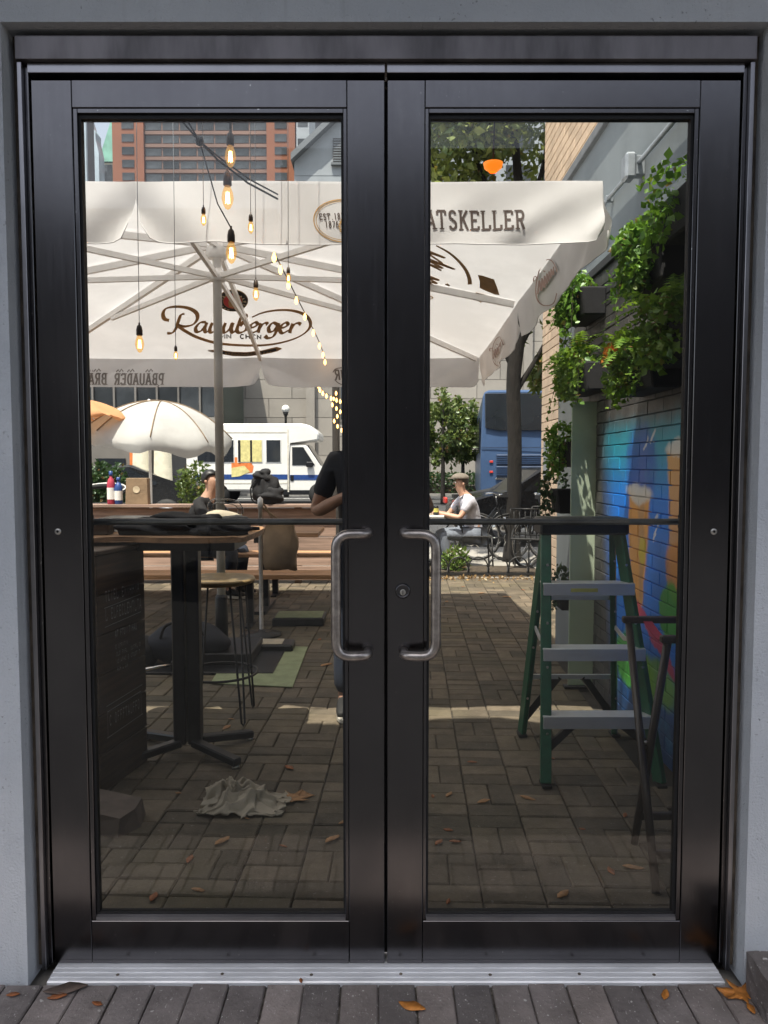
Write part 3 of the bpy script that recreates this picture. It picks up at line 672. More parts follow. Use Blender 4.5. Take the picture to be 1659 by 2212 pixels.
def fronds(parent, c, n, L, seed, m='fern_leaf'):
    g = random.Random(seed); V, F = [], []
    for k in range(n):
        a = g.uniform(0, 2*pi); el = g.uniform(.5, 1.25); d = Vector((cos(a)*cos(el)-.25, sin(a)*cos(el), sin(el))); l = L*g.uniform(.6, 1.15); p = Vector(c); N = 14
        for i in range(N):
            p2 = p + d*l/N; d.z -= .13; d.normalize(); s = d.cross(Vector((0, 0, 1)))
            if s.length < .1: s = Vector((1, 0, 0))
            s.normalize(); wl = .045*sin(pi*(i+1)/(N+1))+.006
            for sg in (-1, 1):
                b = len(V); V += [p, p+s*sg*wl+d*.012-Vector((0, 0, .006)), p2]; F.append((b, b+1, b+2))
            p = p2
    return npmesh('frond', V, F, m, parent)
def py(u, v): q = atx(u, v, WX-.1); return q.y, q.z
y, z = py(1425, 585); planter(y, z, .36, 'black wall planter with the densest bright ivy, highest on the brick wall', 'ivy_leaf', 1150, .033, 4, 3)
y, z = py(1262, 668); planter(y, z, .42, 'black wall planter of trailing ivy above the far end of the brick', 'ivy_leaf', 1000, .028, 9, 5)
y, z = py(1395, 815); planter(y, z, .50, 'black wall planter of ferns with an orange flower, above the blue mural', 'fern_leaf', 650, .033, 3, 9, fern=True, flower=True)
y, z = py(1265, 825); planter(y, z, .50, 'wide black wall planter of mixed fern and ivy below the trailing ivy one', 'fern_leaf', 900, .031, 8, 13, fern=True)
y, z = py(1480, 745); planter(y, z, .40, 'black wall planter of dark ferns beside the door frame, half cut off', 'fern_leaf', 450, .036, 1, 17, fern=True)
y, z = py(1488, 470); planter(y, z, .34, 'small black wall planter at the top of the brick by the door frame', 'ivy_leaf', 190, .034, 1, 19)
y, z = py(1240, 985); planter(y, z, .30, 'low wall planter of thin ivy behind the green reflection sheet', 'ivy_leaf', 500, .030, 7, 23)
y, z = py(1218, 1085); planter(y, z, .22, 'lowest wall planter with sparse dark leaves above the ladder', 'dark_leaf', 220, .030, 3, 29)
y, z = py(1222, 1290); planter(y, z, .22, 'dark leafy planter low on the wall seen between the ladder rails', 'dark_leaf', 240, .034, 2, 31)

# translucent sheet stands in for a pale green reflection in the door glass
ga = thing('reflection_sheet', 'tall narrow pale green reflection built as a sheet by the mural wall', 'reflection')
bm = BM(); bx(bm, 1.125, 1.282, 2.62, 2.632, .02, 1.75); fin(bm, 'sheet', 'green_reflection', ga, bevel=.002)
bm = BM(); bx(bm, 1.10, 1.285, 2.60, 2.655, 0, .0195); fin(bm, 'foot', 'black_metal', ga, bevel=.003)  # foot added to hold the stand-in reflection sheet

# ================================================================== TAN BRICK BUILDING
TX, TY1 = 1.967, 7.585
tb = thing('brick_building', 'tan brick building whose corner stands past the grey wall', 'building')
bm = BM(); bx(bm, TX+.012, 6.5, 3.0, TY1-.012, -.02, 9); fin(bm, 'core_wall', 'mortar_dark', tb)
bl2, bh2 = .30, .105
ME = {0: brick_mesh('brick', bl2-.008, bh2-.010, .03, .003, 'tan_brick'), 1: brick_mesh('brick', bl2/2-.008, bh2-.010, .03, .003, 'tan_brick')}
pc = []
for j in range(int(8.9/bh2)):
    for i in range(16):
        yy = TY1-.002-bl2/2-i*bl2-(bl2/2 if j % 2 else 0)
        if i == 0 and j % 2: pc.append((px_area(Vector((TX, TY1-.002-bl2/4, j*bh2+bh2/2)), Vector((0, bl2/4, 0)), Vector((0, 0, bh2/2))), Vector((TX, TY1-.002-bl2/4, j*bh2+bh2/2)), R90, 1))
        if yy < 3.2: continue
        c = Vector((TX+.0, yy, j*bh2+bh2/2)); s = px_area(c, Vector((0, bl2/2, 0)), Vector((0, 0, bh2/2)))
        if c.y < 3.9 and c.z < 3.4: s = 0
        pc.append((s, c, R90, 0))
lay(pc, 'brick', ME, tb, 'tan_brick', 300, 'upper_bricks')
bm = BM(); q = atx(1170, 980, TX-.0); bx(bm, TX-.045, TX-.0155, TY1-.50, TY1-.28, 1.18, 1.66)
sg = fin(bm, 'meter_plate', 'conduit_metal', tb, bevel=.004)
bm = BM(); bx(bm, TX+.4, 6.5, TY1-.01, TY1+.0, 0, 9); fin(bm, 'end_wall', 'tan_brick', tb)

# ================================================================== BIG UMBRELLA
FR, FL = Vector((.955, 1.43, 2.612)), Vector((-3.2, 1.43, 2.612)); BRc, BLc = Vector((.885, 5.25, 2.375)), Vector((-3.2, 5.25, 2.375))
MF, MBk, MR, ML = (FR+FL)/2, (BRc+BLc)/2, (FR+BRc)/2, (FL+BLc)/2
MF.x = -1.10; AP = Vector((-1.15, 3.34, 2.92)); HUB = Vector((-1.15, 3.34, 2.66)); PX, PY = -1.15, 3.34
um = thing('patio_umbrella', 'large off white square patio umbrella with brewery lettering and centre pole', 'umbrella', (0, 0, 0))
ringp = [FR, MF, FL, ML, BLc, MBk, BRc, MR]
V, F = [], []
for a, b in zip(ringp, ringp[1:]+ringp[:1]):
    n = 8; base = len(V); idx = {}
    for i in range(n+1):
        for j in range(n+1-i):
            p = AP*(1-(i+j)/n)+a*(i/n)+b*(j/n); p = p-Vector((0, 0, .05*(i/n)*(j/n)*4*.25)); idx[i, j] = len(V); V.append(p)
    for i in range(n):
        for j in range(n-i):
            F.append((idx[i, j], idx[i+1, j], idx[i, j+1]))
            if i+j < n-1: F.append((idx[i+1, j], idx[i+1, j+1], idx[i, j+1]))
cn_ = npmesh('canopy', V, F, 'canvas', um, smooth=False)
bm_ = BM(); bm_.from_mesh(cn_.data); bmesh.ops.remove_doubles(bm_, verts=bm_.verts, dist=.0008); bm_.to_mesh(cn_.data); bm_.free()
VH = .272
def val_pt(P, Q, nrm, s, t, notch, hh=VH):
    """P corner -> Q middle of a side; notch: 1 if the flap is gathered at Q"""
    L = (Q-P).length; e = min(s, 1-s)*L; r = .075
    h = hh if e >= r else hh-r*.8+.8*sqrt(max(0, r*r-(r-e)**2))
    tt = max(0, t-.42)/.58; ss = s*(1-.013*tt**.7)
    p = P.lerp(Q, ss); dq = (1-s)*L
    amp = .012*sin(s*L*7.3+1.3)*t + .006*sin(s*L*17+t*3)*t
    if notch: amp += .040*t*exp(-dq/.40)*sin(dq*11-.6-2.2*t) + .02*t*t*exp(-dq/.12)
    amp += .022*exp(-(s*L)/.42)*t*sin(s*L*15+7*(1-t))+.004*exp(-(s*L)/.8)*sin(s*L*31+11*(1-t))*t
    lift = .03*exp(-dq/.10)*t if notch else 0
    sagz = .012*sin(pi*s)*sin(s*L*4)
    return p + Vector((0, 0, -t*h + lift*t + .010*sin(s*9+1)*(1-t)*(.3 if notch else 0))) + nrm*(amp+.015*t)
VAL = {}
def valance(P, Q, nrm, key, notch=True, m='canvas'):
    ns, nt = 56, 9; V = [val_pt(P, Q, nrm, i/ns, j/nt, notch) for i in range(ns+1) for j in range(nt+1)]
    F = [(i*(nt+1)+j, (i+1)*(nt+1)+j, (i+1)*(nt+1)+j+1, i*(nt+1)+j+1) for i in range(ns) for j in range(nt)]
    o = npmesh('valance', V, F, m, um, smooth=True)
    bm = BM(); tube(bm, [val_pt(P, Q, nrm, i/ns, 1, notch) for i in range(ns+1)], .0028, 5); fin(bm, 'hem', 'canvas', o)
    VAL[key] = o; return o
nF, nB, nR, nL = Vector((0, -1, 0)), Vector((0, 1, 0)), Vector((1, 0, 0)), Vector((-1, 0, 0))
valance(FR, MF, nF, 'fr'); valance(FL, MF, nF, 'fl'); valance(BRc, MBk, nB, 'br'); valance(BLc, MBk, nB, 'bl')
valance(FR, MR, nR, 'rf'); valance(BRc, MR, nR, 'rb'); valance(FL, ML, nL, 'lf'); valance(BLc, ML, nL, 'lb')
bm = BM(); lathe(bm, [(.030, .36), (.030, 2.95), (.036, 2.95), (.036, 2.98)], 20, (PX, PY, 0)); fin(bm, 'pole', 'white_metal', um)
bm = BM(); lathe(bm, [(.045, .02), (.045, .44), (.034, .46)], 20, (PX, PY, 0)); fin(bm, 'pole_sleeve', 'black_metal', um)
bm = BM(); bx(bm, PX-.42, PX+.42, PY-.42, PY+.42, 0, .02); box(bm, (PX, PY, .06), (.5, .5, .08)); fin(bm, 'base_plate', 'black_metal', um, bevel=.006)
bm = BM(); lathe(bm, [(.034, -.03), (.055, -.03), (.06, .0), (.055, .03), (.034, .05)], 16, (PX, PY, 2.66)); fin(bm, 'runner_hub', 'white_metal', um)
bm = BM(); lathe(bm, [(.034, -.05), (.065, -.05), (.075, .0), (.05, .05), (.034, .07)], 16, (PX, PY, 2.83)); fin(bm, 'crown_hub', 'white_metal', um)
for k, p in enumerate(ringp):
    d = (p-AP); a = AP+d*.03-Vector((0, 0, .045)); b = AP+d*.985-Vector((0, 0, .028)); bm = BM(); bar(bm, a, b, .028, .042); rb = fin(bm, 'rib', 'white_metal', um)
    f = .52; q = a.lerp(b, f)-Vector((0, 0, .03)); hd = Vector((d.x, d.y, 0)).normalized()*.055
    bm = BM(); bar(bm, HUB+hd, q, .024, .034); fin(bm, 'strut', 'white_metal', rb)
# printing ------------------------------------------------------------
def val_map(P, Q, nrm, off, notch=True):
    def f(u, v, k):
        q = onplane(u, v, P, nrm); L = (Q-P).length; s = (q-P).dot((Q-P).normalized())/L
        base = P.lerp(Q, s); t = (base.z-q.z)/VH
        return val_pt(P, Q, nrm, min(max(s, 0), 1), min(max(t, 0), 1.0), notch)+nrm*(off+(.0002*(k % 5) if off > 0 else -.0004*(k % 5)))
    return f
f = val_map(FR, MF, nF, .0018)
pr = Print(f); pr.text('RATSKELLER', 890, 498, 24.4, 43, 5.4, serif=True); pr.done('lettering', 'print_dark', VAL['fr'])
pr = Print(f); pr.text('EST.', 686, 476, 8.4, 14, 2.3); pr.text('1878', 718, 476, 7.6, 14, 2.2); pr.text('1876', 697, 493, 7.8, 14, 2.2); pr.done('lettering', 'print_dark', VAL['fr'])
pr = Print(f); E = lambda cx, cy, rx, ry, a0=0, a1=360, n=48: arc(cx, cy, rx, ry, a0, a1, n)
pr.strip(E(740, 478, 66, 46), 2.6); pr.strip(E(740, 478, 61, 42), 1.4)
for k in range(16):
    a = radians(70+k*17); pr.strip([(744+13*cos(a), 492+15*sin(a)), (744+17*cos(a+.25), 492+20*sin(a+.25))], 3.2)
pr.strip(E(745, 492, 11, 13), 1.4); pr.done('emblem', 'print_gold', VAL['fr'])
# back valance: seen from inside, so mirrored
f = val_map(BLc, MBk, nB, -.004)
pr = Print(f); pr.text('PBAUADER BRÄU', 356, 831, 13.7, 25, 4.0, serif=True, mirror=True)
for c in (210, 258, 282, 322):
    pr.strip([(c-7, 803), (c-3, 798), (c, 803), (c+4, 797), (c+8, 802)], 2.6)
pr.strip(smooth_path([(275, 836), (300, 842), (330, 840), (346, 832)], 5), 2.2); pr.done('lettering', 'print_through', VAL['bl'])
f = val_map(BRc, MBk, nB, -.004)
pr = Print(f); pr.text('UR', 748, 821, 14, 22, 3.8, mirror=True); pr.strip(smooth_path([(718, 805), (726, 797), (742, 795), (760, 799)], 5), 2); pr.strip(smooth_path([(720, 820), (730, 829), (748, 832), (770, 829)], 5), 2); pr.done('lettering', 'print_through', VAL['br'])
# big script logo under the back panel
nb_pl = (BRc-AP).cross(BLc-AP).normalized()
if nb_pl.z > 0: nb_pl = -nb_pl
def pan_map(p, n, off=.007): return lambda u, v, k: onplane(u, v, p, n)+n*(off+.0006*k)
KX = lambda x, y: ((180+x*.3918)*.92578, (420+y*.39172)*.92578)
def nib(pts, w0, w1):                               # calligraphic: width follows the stroke's direction
    ws = []
    for i in range(len(pts)):
        a = Vector(pts[max(i-1, 0)]).to_2d(); b = Vector(pts[min(i+1, len(pts)-1)]).to_2d(); t = b-a; ang = atan2(t.y, t.x); ws.append(w0+(w1-w0)*abs(sin(ang+.5))**1.3)
    return ws
def script(pr, strokes, conv, w0, w1):
    for st in strokes:
        p = [(q.x, q.y) for q in smooth_path([(*conv(*a), 0) for a in st], 6)]; pr.strip(p, nib(p, w0, w1))
SCRIPT = [
 [(548, 832), (520, 822), (512, 790), (532, 760), (590, 750), (660, 758), (708, 785), (716, 822), (690, 856), (640, 868), (605, 862)],
 [(640, 792), (618, 800), (602, 840), (588, 880), (566, 906), (536, 908)],
 [(768, 842), (735, 844), (708, 872), (712, 898), (740, 892), (768, 856)], [(774, 842), (760, 880), (768, 900), (790, 888)],
 [(806, 844), (790, 884), (800, 902), (830, 884), (848, 846)], [(852, 842), (840, 884), (848, 902), (870, 884)],
 [(884, 844), (870, 884), (880, 902), (908, 882), (924, 846)], [(930, 842), (918, 882), (926, 902), (946, 888)],
 [(950, 868), (985, 838), (1006, 808), (998, 796), (980, 806), (962, 850), (952, 888), (968, 902), (1000, 890), (1012, 862), (992, 848), (972, 864)],
 [(1026, 874), (1058, 866), (1074, 850), (1060, 840), (1036, 856), (1026, 886), (1044, 902), (1078, 886)],
 [(1096, 844), (1084, 878), (1078, 902)], [(1084, 880), (1104, 852), (1124, 843), (1136, 852)],
 [(1194, 852), (1166, 842), (1142, 868), (1146, 894), (1172, 888), (1196, 854)], [(1202, 842), (1186, 892), (1166, 924), (1136, 932), (1118, 918)],
 [(1206, 874), (1238, 866), (1256, 850), (1242, 840), (1218, 856), (1208, 886), (1226, 902), (1262, 884)],
 [(1284, 844), (1272, 878), (1266, 902)], [(1272, 880), (1294, 850), (1316, 842), (1334, 850)]]
pr = Print(pan_map(AP, nb_pl)); script(pr, SCRIPT, KX, 3.2, 9.5)
script(pr, [[(605, 862), (650, 892), (720, 928), (840, 962), (1000, 975), (1150, 970), (1280, 940), (1362, 896), (1390, 846), (1362, 796), (1290, 768), (1200, 764), (1110, 778), (1042, 806)]], KX, 3.0, 8.0)
pr.done('script_lettering', 'print_brown', cn_)
pr = Print(pan_map(AP, nb_pl)); u, v = KX(848, 940); pr.text('MN', u, v, 13.5, 9.5, 2.8); u, v = KX(966, 940); pr.text('CHEN', u, v, 12.2, 9.5, 2.8); pr.done('lettering', 'print_dark', cn_)
def disc_print(cx, cy, rx, ry, m, off, a0=0, a1=360):
    pr = Print(pan_map(AP, nb_pl, off)); c = KX(cx, cy); e = KX(cx+rx, cy+ry); pr.poly(arc(*c, e[0]-c[0], e[1]-c[1], 0, 350, 35)); return pr.done('emblem', m, cn_)
disc_print(928, 714, 91, 66, 'print_gold', .006); disc_print(928, 714, 87, 62, 'print_black', .008); disc_print(928, 714, 59, 45, 'print_gold', .010); disc_print(928, 714, 55, 42, 'print_red', .012)
pr = Print(pan_map(AP, nb_pl, .014)); pr.poly([KX(*p) for p in ((905, 745), (900, 715), (912, 700), (915, 685), (925, 678), (935, 685), (938, 700), (950, 715), (948, 745), (928, 752))]); pr.done('emblem', 'print_gold', cn_)
pr = Print(pan_map(AP, nb_pl, .012))
for k in range(20):
    if k in (4, 5, 14, 15): continue
    a = 2*pi*k/20+.1; c, s = cos(a), sin(a); pr.strip([KX(928+65*c-4*s, 714+48*s), KX(928+80*c, 714+57*s)], 2.1); pr.strip([KX(928+66*c+5*s, 714+49*s), KX(928+79*c+6*s, 714+56*s)], 1.6)
pr.done('emblem_lettering', 'print_cream', cn_)
pr = Print(pan_map(AP, nb_pl, .007)); pr.strip([KX(*p) for p in ((780, 1012), (842, 1018), (930, 1032), (1010, 1034), (1100, 1024), (1190, 1003), (1218, 1000))], [3, 8.5, 9.5, 9.5, 9.5, 10, 2]); pr.done('banner', 'print_brown', cn_)
pr = Print(pan_map(AP, nb_pl, .010))
pr.strip([KX(*p) for p in ((845, 1019), (930, 1032), (1010, 1034), (1100, 1024), (1185, 1005))], 5.6); pr.done('banner', 'print_black', cn_)
pr = Print(pan_map(AP, nb_pl, .012))
for k in range(15):
    x = 880+k*19; yb = 1026+8*sin(pi*(k+1)/16)-k*.9; pr.strip([KX(x, yb+5), KX(x+6, yb-6), KX(x+12, yb+4)], 1.5)
pr.done('banner_lettering', 'print_gold', cn_)
# right side panel
nr_pl = (FR-AP).cross(BRc-AP).normalized()
if nr_pl.z > 0: nr_pl = -nr_pl
KB = lambda x, y: ((980+x*.25316)*.92578, (540+y*.25316)*.92578)
pr = Print(pan_map(AP, nr_pl)); p = smooth_path([(*KB(*a), 0) for a in ((150, 120), (260, 180), (350, 255), (420, 340), (455, 420), (462, 480))], 6); p = [(q.x, q.y) for q in p]
pr.strip(p, [3+7*i/len(p) for i in range(len(p))])
zz = [(60, 160), (235, 235), (80, 190), (215, 290), (80, 240), (325, 340), (90, 262), (215, 330), (80, 290), (200, 350)]
script(pr, [zz, [(70, 395), (180, 440), (80, 420), (160, 470), (75, 450), (130, 495), (70, 480)]], KB, 2.2, 4.2); script(pr, [[(250, 470), (275, 490), (235, 475)], [(85, 580), (120, 600), (95, 612), (80, 600)]], KB, 2, 3); pr.done('script_lettering', 'print_brown', cn_)
for off, mm, sh in ((.007, 'print_gold', 0), (.010, 'print_brown', 9)):
    pr = Print(pan_map(AP, nr_pl, off))
    pr.poly([KB(*p) for p in ((535+sh, 392+sh), (572, 396+sh), (685-sh, 432+sh), (715-sh, 510), (735-sh, 578-sh), (690, 572-sh), (610, 540-sh), (552+sh, 512), (553+sh, 450))])
    pr.poly([KB(*p) for p in ((443+sh, 606), (520, 552+sh), (590, 570+sh), (662-sh, 602), (560, 648-sh), (545, 636-sh))]); pr.done('banner', mm, cn_)
pr = Print(pan_map(AP, nr_pl, .013))
for k in range(7): pr.strip([KB(575+k*16, 430+k*7+(k % 3)*8), KB(590+k*15, 470+k*7), KB(580+k*17, 500+k*8)], 1.6)
for k in range(6): pr.strip([KB(490+k*24, 598-(k % 2)*10), KB(505+k*22, 612)], 1.6)
pr.done('banner_lettering', 'print_gold', cn_)
for key, P, cx, cy, sx_, tilt in (('rf', FR, 1212, 470, 1.0, 0), ('rb', BRc, 705, 1105, .62, 0)):
    pr = Print(val_map(P, MR, nR, -.014)); e = [KB(cx+sx_*(80*cos(a)-.0)+.0+sx_*35*-sin(a)*.6, cy+sx_*215*sin(a)) for a in [i*2*pi/40 for i in range(3, 38)]]
    pr.strip(e, 2.2*sx_)
    wv = []
    for k in range(7): wv += [(cx-sx_*(68-k*20), cy+sx_*(110-k*30)), (cx-sx_*(60-k*20), cy+sx_*(-20-k*22))]
    script(pr, [wv, [(cx-sx_*105, cy-sx_*5), (cx-sx_*100, cy-sx_*50), (cx-sx_*75, cy-sx_*45)], [(cx-sx_*25, cy-sx_*110), (cx-sx_*10, cy-sx_*100)]], KB, 1.6*sx_, 2.8*sx_); pr.done('emblem', 'print_faint', VAL[key])

# ================================================================== STRING LIGHTS
bulbs_me = {}
def bulb_parts(t, p, s=1.0, cord=None, cordpts=None):
    """p: where the bulb's tip hangs"""
    bm = BM(); lathe(bm, [(.002, .0), (.012, .006), (.024, .028), (.030, .055), (.026, .082), (.016, .108), (.013, .118)], 14); b = fin(bm, 'bulb', 'bulb_glow', t, True, loc=p); b.scale = (s,)*3
    bm = BM()
    for k in range(4): a = k*pi/2; tube(bm, [(.010*cos(a), .010*sin(a), .030), (.006*cos(a), .006*sin(a), .085)], .0022, 4)
    f = fin(bm, 'filament', 'filament', b)
    bm = BM(); lathe(bm, [(.014, .112), (.021, .118), (.021, .150), (.016, .175), (.006, .186), (.006, .20)], 14); k = fin(bm, 'socket', 'socket_brown', t, True, loc=p); k.scale = (s,)*3
    if cordpts:
        bm = BM(); tube(bm, cordpts, .0026 if s >= .7 else .0013, 6); fin(bm, 'cord', 'black_iron' if s >= .7 else 'conduit_metal', t)
    return t
def pendant(u, v, y, label, s=1.0, cords=None, up=.9):
    p = at(u, v, y); t = thing('pendant_bulb', label, 'light bulb', (0, 0, 0), 0, 'warm filament bulbs hanging over the patio')
    top = p+Vector((0, 0, .19*s)); cp = cords or [top, top+Vector((.004, 0, up*.5)), top+Vector((0, 0, up))]
    cp[0] = top
    bulb_parts(t, p, s, cordpts=cp); return p
HOOK = Vector((at(395, 248, .85).x, .74, 3.62))
pA = pendant(498, 362, .95, 'filament bulb hanging highest, in front of the red tower', .70, [None, at(497, 260, .95)+Vector((0, 0, .6))])
pB = pendant(492, 453, 1.0, 'filament bulb second highest, in front of the white valance', .78, [None, at(500, 300, 1.0), at(497, 240, 1.0)+Vector((0, 0, .5))])
knot = at(431, 305, .98)
pC = pendant(500, 570, 1.02, 'filament bulb hanging just below the valance by the umbrella hub', .72, [None, at(470, 440, 1.0), knot])
sw1 = thing('string_cable', 'thin black light cables crossing at a knot above the umbrella', 'cable')
bm = BM(); tube(bm, [at(360, 200, .9)+Vector((0, 0, .25)), at(388, 256, .95), knot, at(470, 345, 1.05), at(535, 395, 1.2), at(600, 430, 1.36)], .0042, 6); fin(bm, 'cable', 'black_iron', sw1)
bm = BM(); tube(bm, [at(380, 200, .9)+Vector((0, 0, .25)), at(402, 256, .95), knot, at(476, 342, 1.05), at(540, 388, 1.2), at(600, 420, 1.36)], .0034, 6); fin(bm, 'cable', 'black_iron', sw1)
bm = BM(); lathe(bm, [(.004, -.018), (.014, -.012), (.017, 0), (.013, .012), (.004, .016)], 12, knot); fin(bm, 'knot', 'black_iron', sw1)
for (u, v, y, s, lab) in ((440, 488, 1.05, .40, 'small faint reflected bulb in front of the valance, beside the notch'), (542, 505, 1.1, .42, 'small reflected bulb on a thin cord in front of the plain valance'), (302, 762, 1.0, .58, 'reflected bulb on the longest cord, hanging low by the hinge side'),
                          (380, 778, 1.2, .32, 'tiny reflected bulb beside the long corded reflected bulb, below the logo'), (623, 612, 1.2, .36, 'small reflected bulb hanging beside the umbrella struts above the logo'), (553, 650, 1.25, .48, 'reflected bulb hanging right over the script logo')):
    pendant(u, v, y, lab, s, up=1.6)  # the smaller bulbs stand in for indoor bulbs reflected in the glass
fs = thing('festoon_light', 'swag of tiny warm fairy lights running from the umbrella to the brown post', 'string lights')
pts = [at(592, 545, 2.2), at(640, 640, 3.4), at(690, 740, 4.6), at(703, 790, 5.4), at(688, 828, 6.0), at(705, 850, 6.6), at(735, 862, 7.1)]
sp = smooth_path(pts, 6); bm = BM(); tube(bm, sp, .004, 5); fin(bm, 'cord', 'black_iron', fs)
fb = None
for k, p in enumerate(sp):
    if k % 2: continue
    bm = BM(); lathe(bm, [(.003, -.055), (.011, -.042), (.013, -.028), (.006, -.008), (.004, 0)], 8); fin(bm, 'bulb', 'fairy', fs, True, loc=p)
f2 = thing('festoon_light', 'second tiny light swag wound around the brown post behind the valance', 'string lights')
pts = [at(726, 845, 7.0), at(718, 870, 7.0), at(735, 885, 7.0), at(722, 905, 7.0), at(738, 925, 7.0)]
sp = smooth_path(pts, 4); bm = BM(); tube(bm, sp, .004, 5); fin(bm, 'cord', 'black_iron', f2)
for k, p in enumerate(sp):
    if k % 2: continue
    bm = BM(); lathe(bm, [(.003, -.05), (.011, -.038), (.013, -.022), (.004, 0)], 8); fin(bm, 'bulb', 'fairy', f2, True, loc=p)
po = thing('light_post', 'rusty brown steel post wound with fairy lights beyond the fence', 'post', tuple(gnd(727, 1249)[:2])+(0,))
bm = BM(); lathe(bm, [(.06, 0), (.06, .05), (.045, .06), (.045, 3.6), (.0, 3.62)], 14, cap=False); fin(bm, 'shaft', 'bark', po)
bm = BM(); lathe(bm, [(.11, 0), (.11, .02), (.05, .03)], 14); fin(bm, 'base_flange', 'black_metal', po)
# orange lampshade stands in for an indoor lamp reflected in the door glass
ol = thing('reflected_lamp', 'small orange lamp reflection built as a lampshade before the street tree', 'lamp')
p = at(1065, 372, 1.0)
bm = BM(); lathe(bm, [(.014, .0), (.034, .016), (.038, .034), (.0, .036)], 18, p, cap=False); fin(bm, 'reflected_lamp_shade', 'reflected_lamp_orange', ol, True)
bm = BM(); tube(bm, [p+Vector((0, 0, .035)), p+Vector((.01, -.02, .5)), p+Vector((0, -.24, .985))], .003, 6); fin(bm, 'cord', 'black_iron', ol)

# ================================================================== PATIO FURNITURE
# bar-height table
bt = thing('bar_table', 'tall bar table with wavy wooden top on a black pedestal column', 'table', (-.935, 1.56, 0))
bm = BM(); V = []
edge = [(-.56, -.26), (-.35, -.30), (-.2, -.26), (.0, -.31), (.18, -.31), (.27, -.28), (.33, -.22), (.33, .26), (.22, .30), (-.1, .27), (-.4, .31), (-.56, .26)]
es = smooth_path([(x, y, 1.035) for x, y in edge]+[(edge[0][0], edge[0][1], 1.035)], 4)[:-1]
prism(bm, es, (0, 0, .024)); fin(bm, 'table_top', 'wood_warm', bt, bevel=.004)
bm = BM(); bx(bm, -.32, .26, -.16, .16, .985, 1.034); fin(bm, 'apron', 'black_metal', bt, bevel=.004)
bm = BM()
for s in (-1, 1): bx(bm, s*.034-.03, s*.034+.03, -.035, .035, .05, .985)
fin(bm, 'column', 'black_metal', bt, bevel=.006)
for a in (35, 145, 215, 325):
    bm = BM(); d = Vector((cos(radians(a)), sin(radians(a)), 0)); bar(bm, Vector((0, 0, .06))+d*.04, Vector((0, 0, .028))+d*.33, .05, .036); ft = fin(bm, 'foot', 'black_metal', bt, bevel=.006)
    bm = BM(); lathe(bm, [(.018, 0), (.018, .012)], 10, d*.315); fin(bm, 'glide', 'steel_bright', ft)
# bar stool
bs = thing('bar_stool', 'round brass-brown bar stool with thin black wire legs', 'stool', (-.895, 2.08, 0))
bm = BM(); lathe(bm, [(.0, .732), (.17, .735), (.192, .742), (.197, .756), (.190, .766), (.16, .762), (.0, .757)], 36, cap=False); fin(bm, 'seat', 'brass_seat', bs, True)
for k in range(4):
    a = pi/4+k*pi/2; d = Vector((cos(a), sin(a), 0)); s = Vector((-sin(a), cos(a), 0))
    bm = BM(); tube(bm, [d*.15+s*.03+Vector((0, 0, .735)), d*.215+s*.01+Vector((0, 0, .02)), d*.216+Vector((0, 0, .006)), d*.215-s*.01+Vector((0, 0, .02)), d*.15-s*.03+Vector((0, 0, .735))], .006, 8); fin(bm, 'leg', 'black_iron', bs)
bm = BM(); tube(bm, [(.202*cos(2*pi*k/32), .202*sin(2*pi*k/32), .25) for k in range(32)], .007, 8, closed=True); fin(bm, 'foot_ring', 'black_iron', bs)
# host stand with boards and chalk lettering
hs = thing('host_stand', 'dark plank host stand with faded hand lettering beside the bar table', 'host stand', (-1.335, 1.315, 0), radians(78))
hw, hd_, hh_ = .19, .20, 1.0
for k in range(6):
    z0 = .0+k*hh_/6; bm = BM(); bx(bm, -hw, hw, -hd_, -hd_+.02, z0+.002, z0+hh_/6-.002); fin(bm, 'plank', 'wood_dark', hs, bevel=.003)
    for s in (-1, 1):
        bm = BM(); bx(bm, *sorted((s*(hw-.002), s*(hw-.022))), -hd_+.021, hd_, z0+.002, z0+hh_/6-.002); fin(bm, 'plank', 'wood_dark', hs, bevel=.003)
bm = BM(); bx(bm, -hw+.023, hw-.023, -hd_+.022, hd_, .01, hh_-.05); fin(bm, 'core', 'black_metal', hs)
bm = BM(); bx(bm, -hw-.01, hw+.01, -hd_-.01, hd_+.01, hh_+.001, hh_+.02); fin(bm, 'top_board', 'wood_dark', hs, bevel=.004)
lx = lambda x, y, k: Vector((-hw+.03+x*(2*hw-.06), -hd_-.002-.0002*(k % 3), y))
pr = Print(lx); g = random.Random(5)
for (z0, ch, n, x0, x1) in ((.80, .045, 13, .08, .95), (.72, .05, 14, .08, 1.0), (.635, .03, 14, .3, .9), (.585, .018, 9, .3, .62), (.553, .018, 8, .32, .6), (.52, .018, 9, .32, .64), (.488, .018, 8, .33, .6), (.553, .018, 7, .68, .95), (.52, .018, 7, .68, .93), (.27, .045, 12, .12, .9)):
    cw = (x1-x0)/n
    for k in range(n):
        if g.random() < .12: continue
        ch_ = g.choice('INLEFTHUOAC'); 
        for st in GL[ch_]: pr.strip([(x0+(k+a*.8)*cw, z0+b*ch) for a, b in st], .0035 if ch < .03 else .0055)
for z0 in (.775, .695, .36, .225): pr.strip([(.06, z0), (.97, z0+.012)], .003)
for a, b in (((.08, .225), (.08, .335)), ((.08, .335), (.93, .345)), ((.93, .345), (.93, .235))): pr.strip([a, b], .004)
for v_ in range(len(pr.V)): pass
lt = pr.done('lettering', 'chalk', hs)
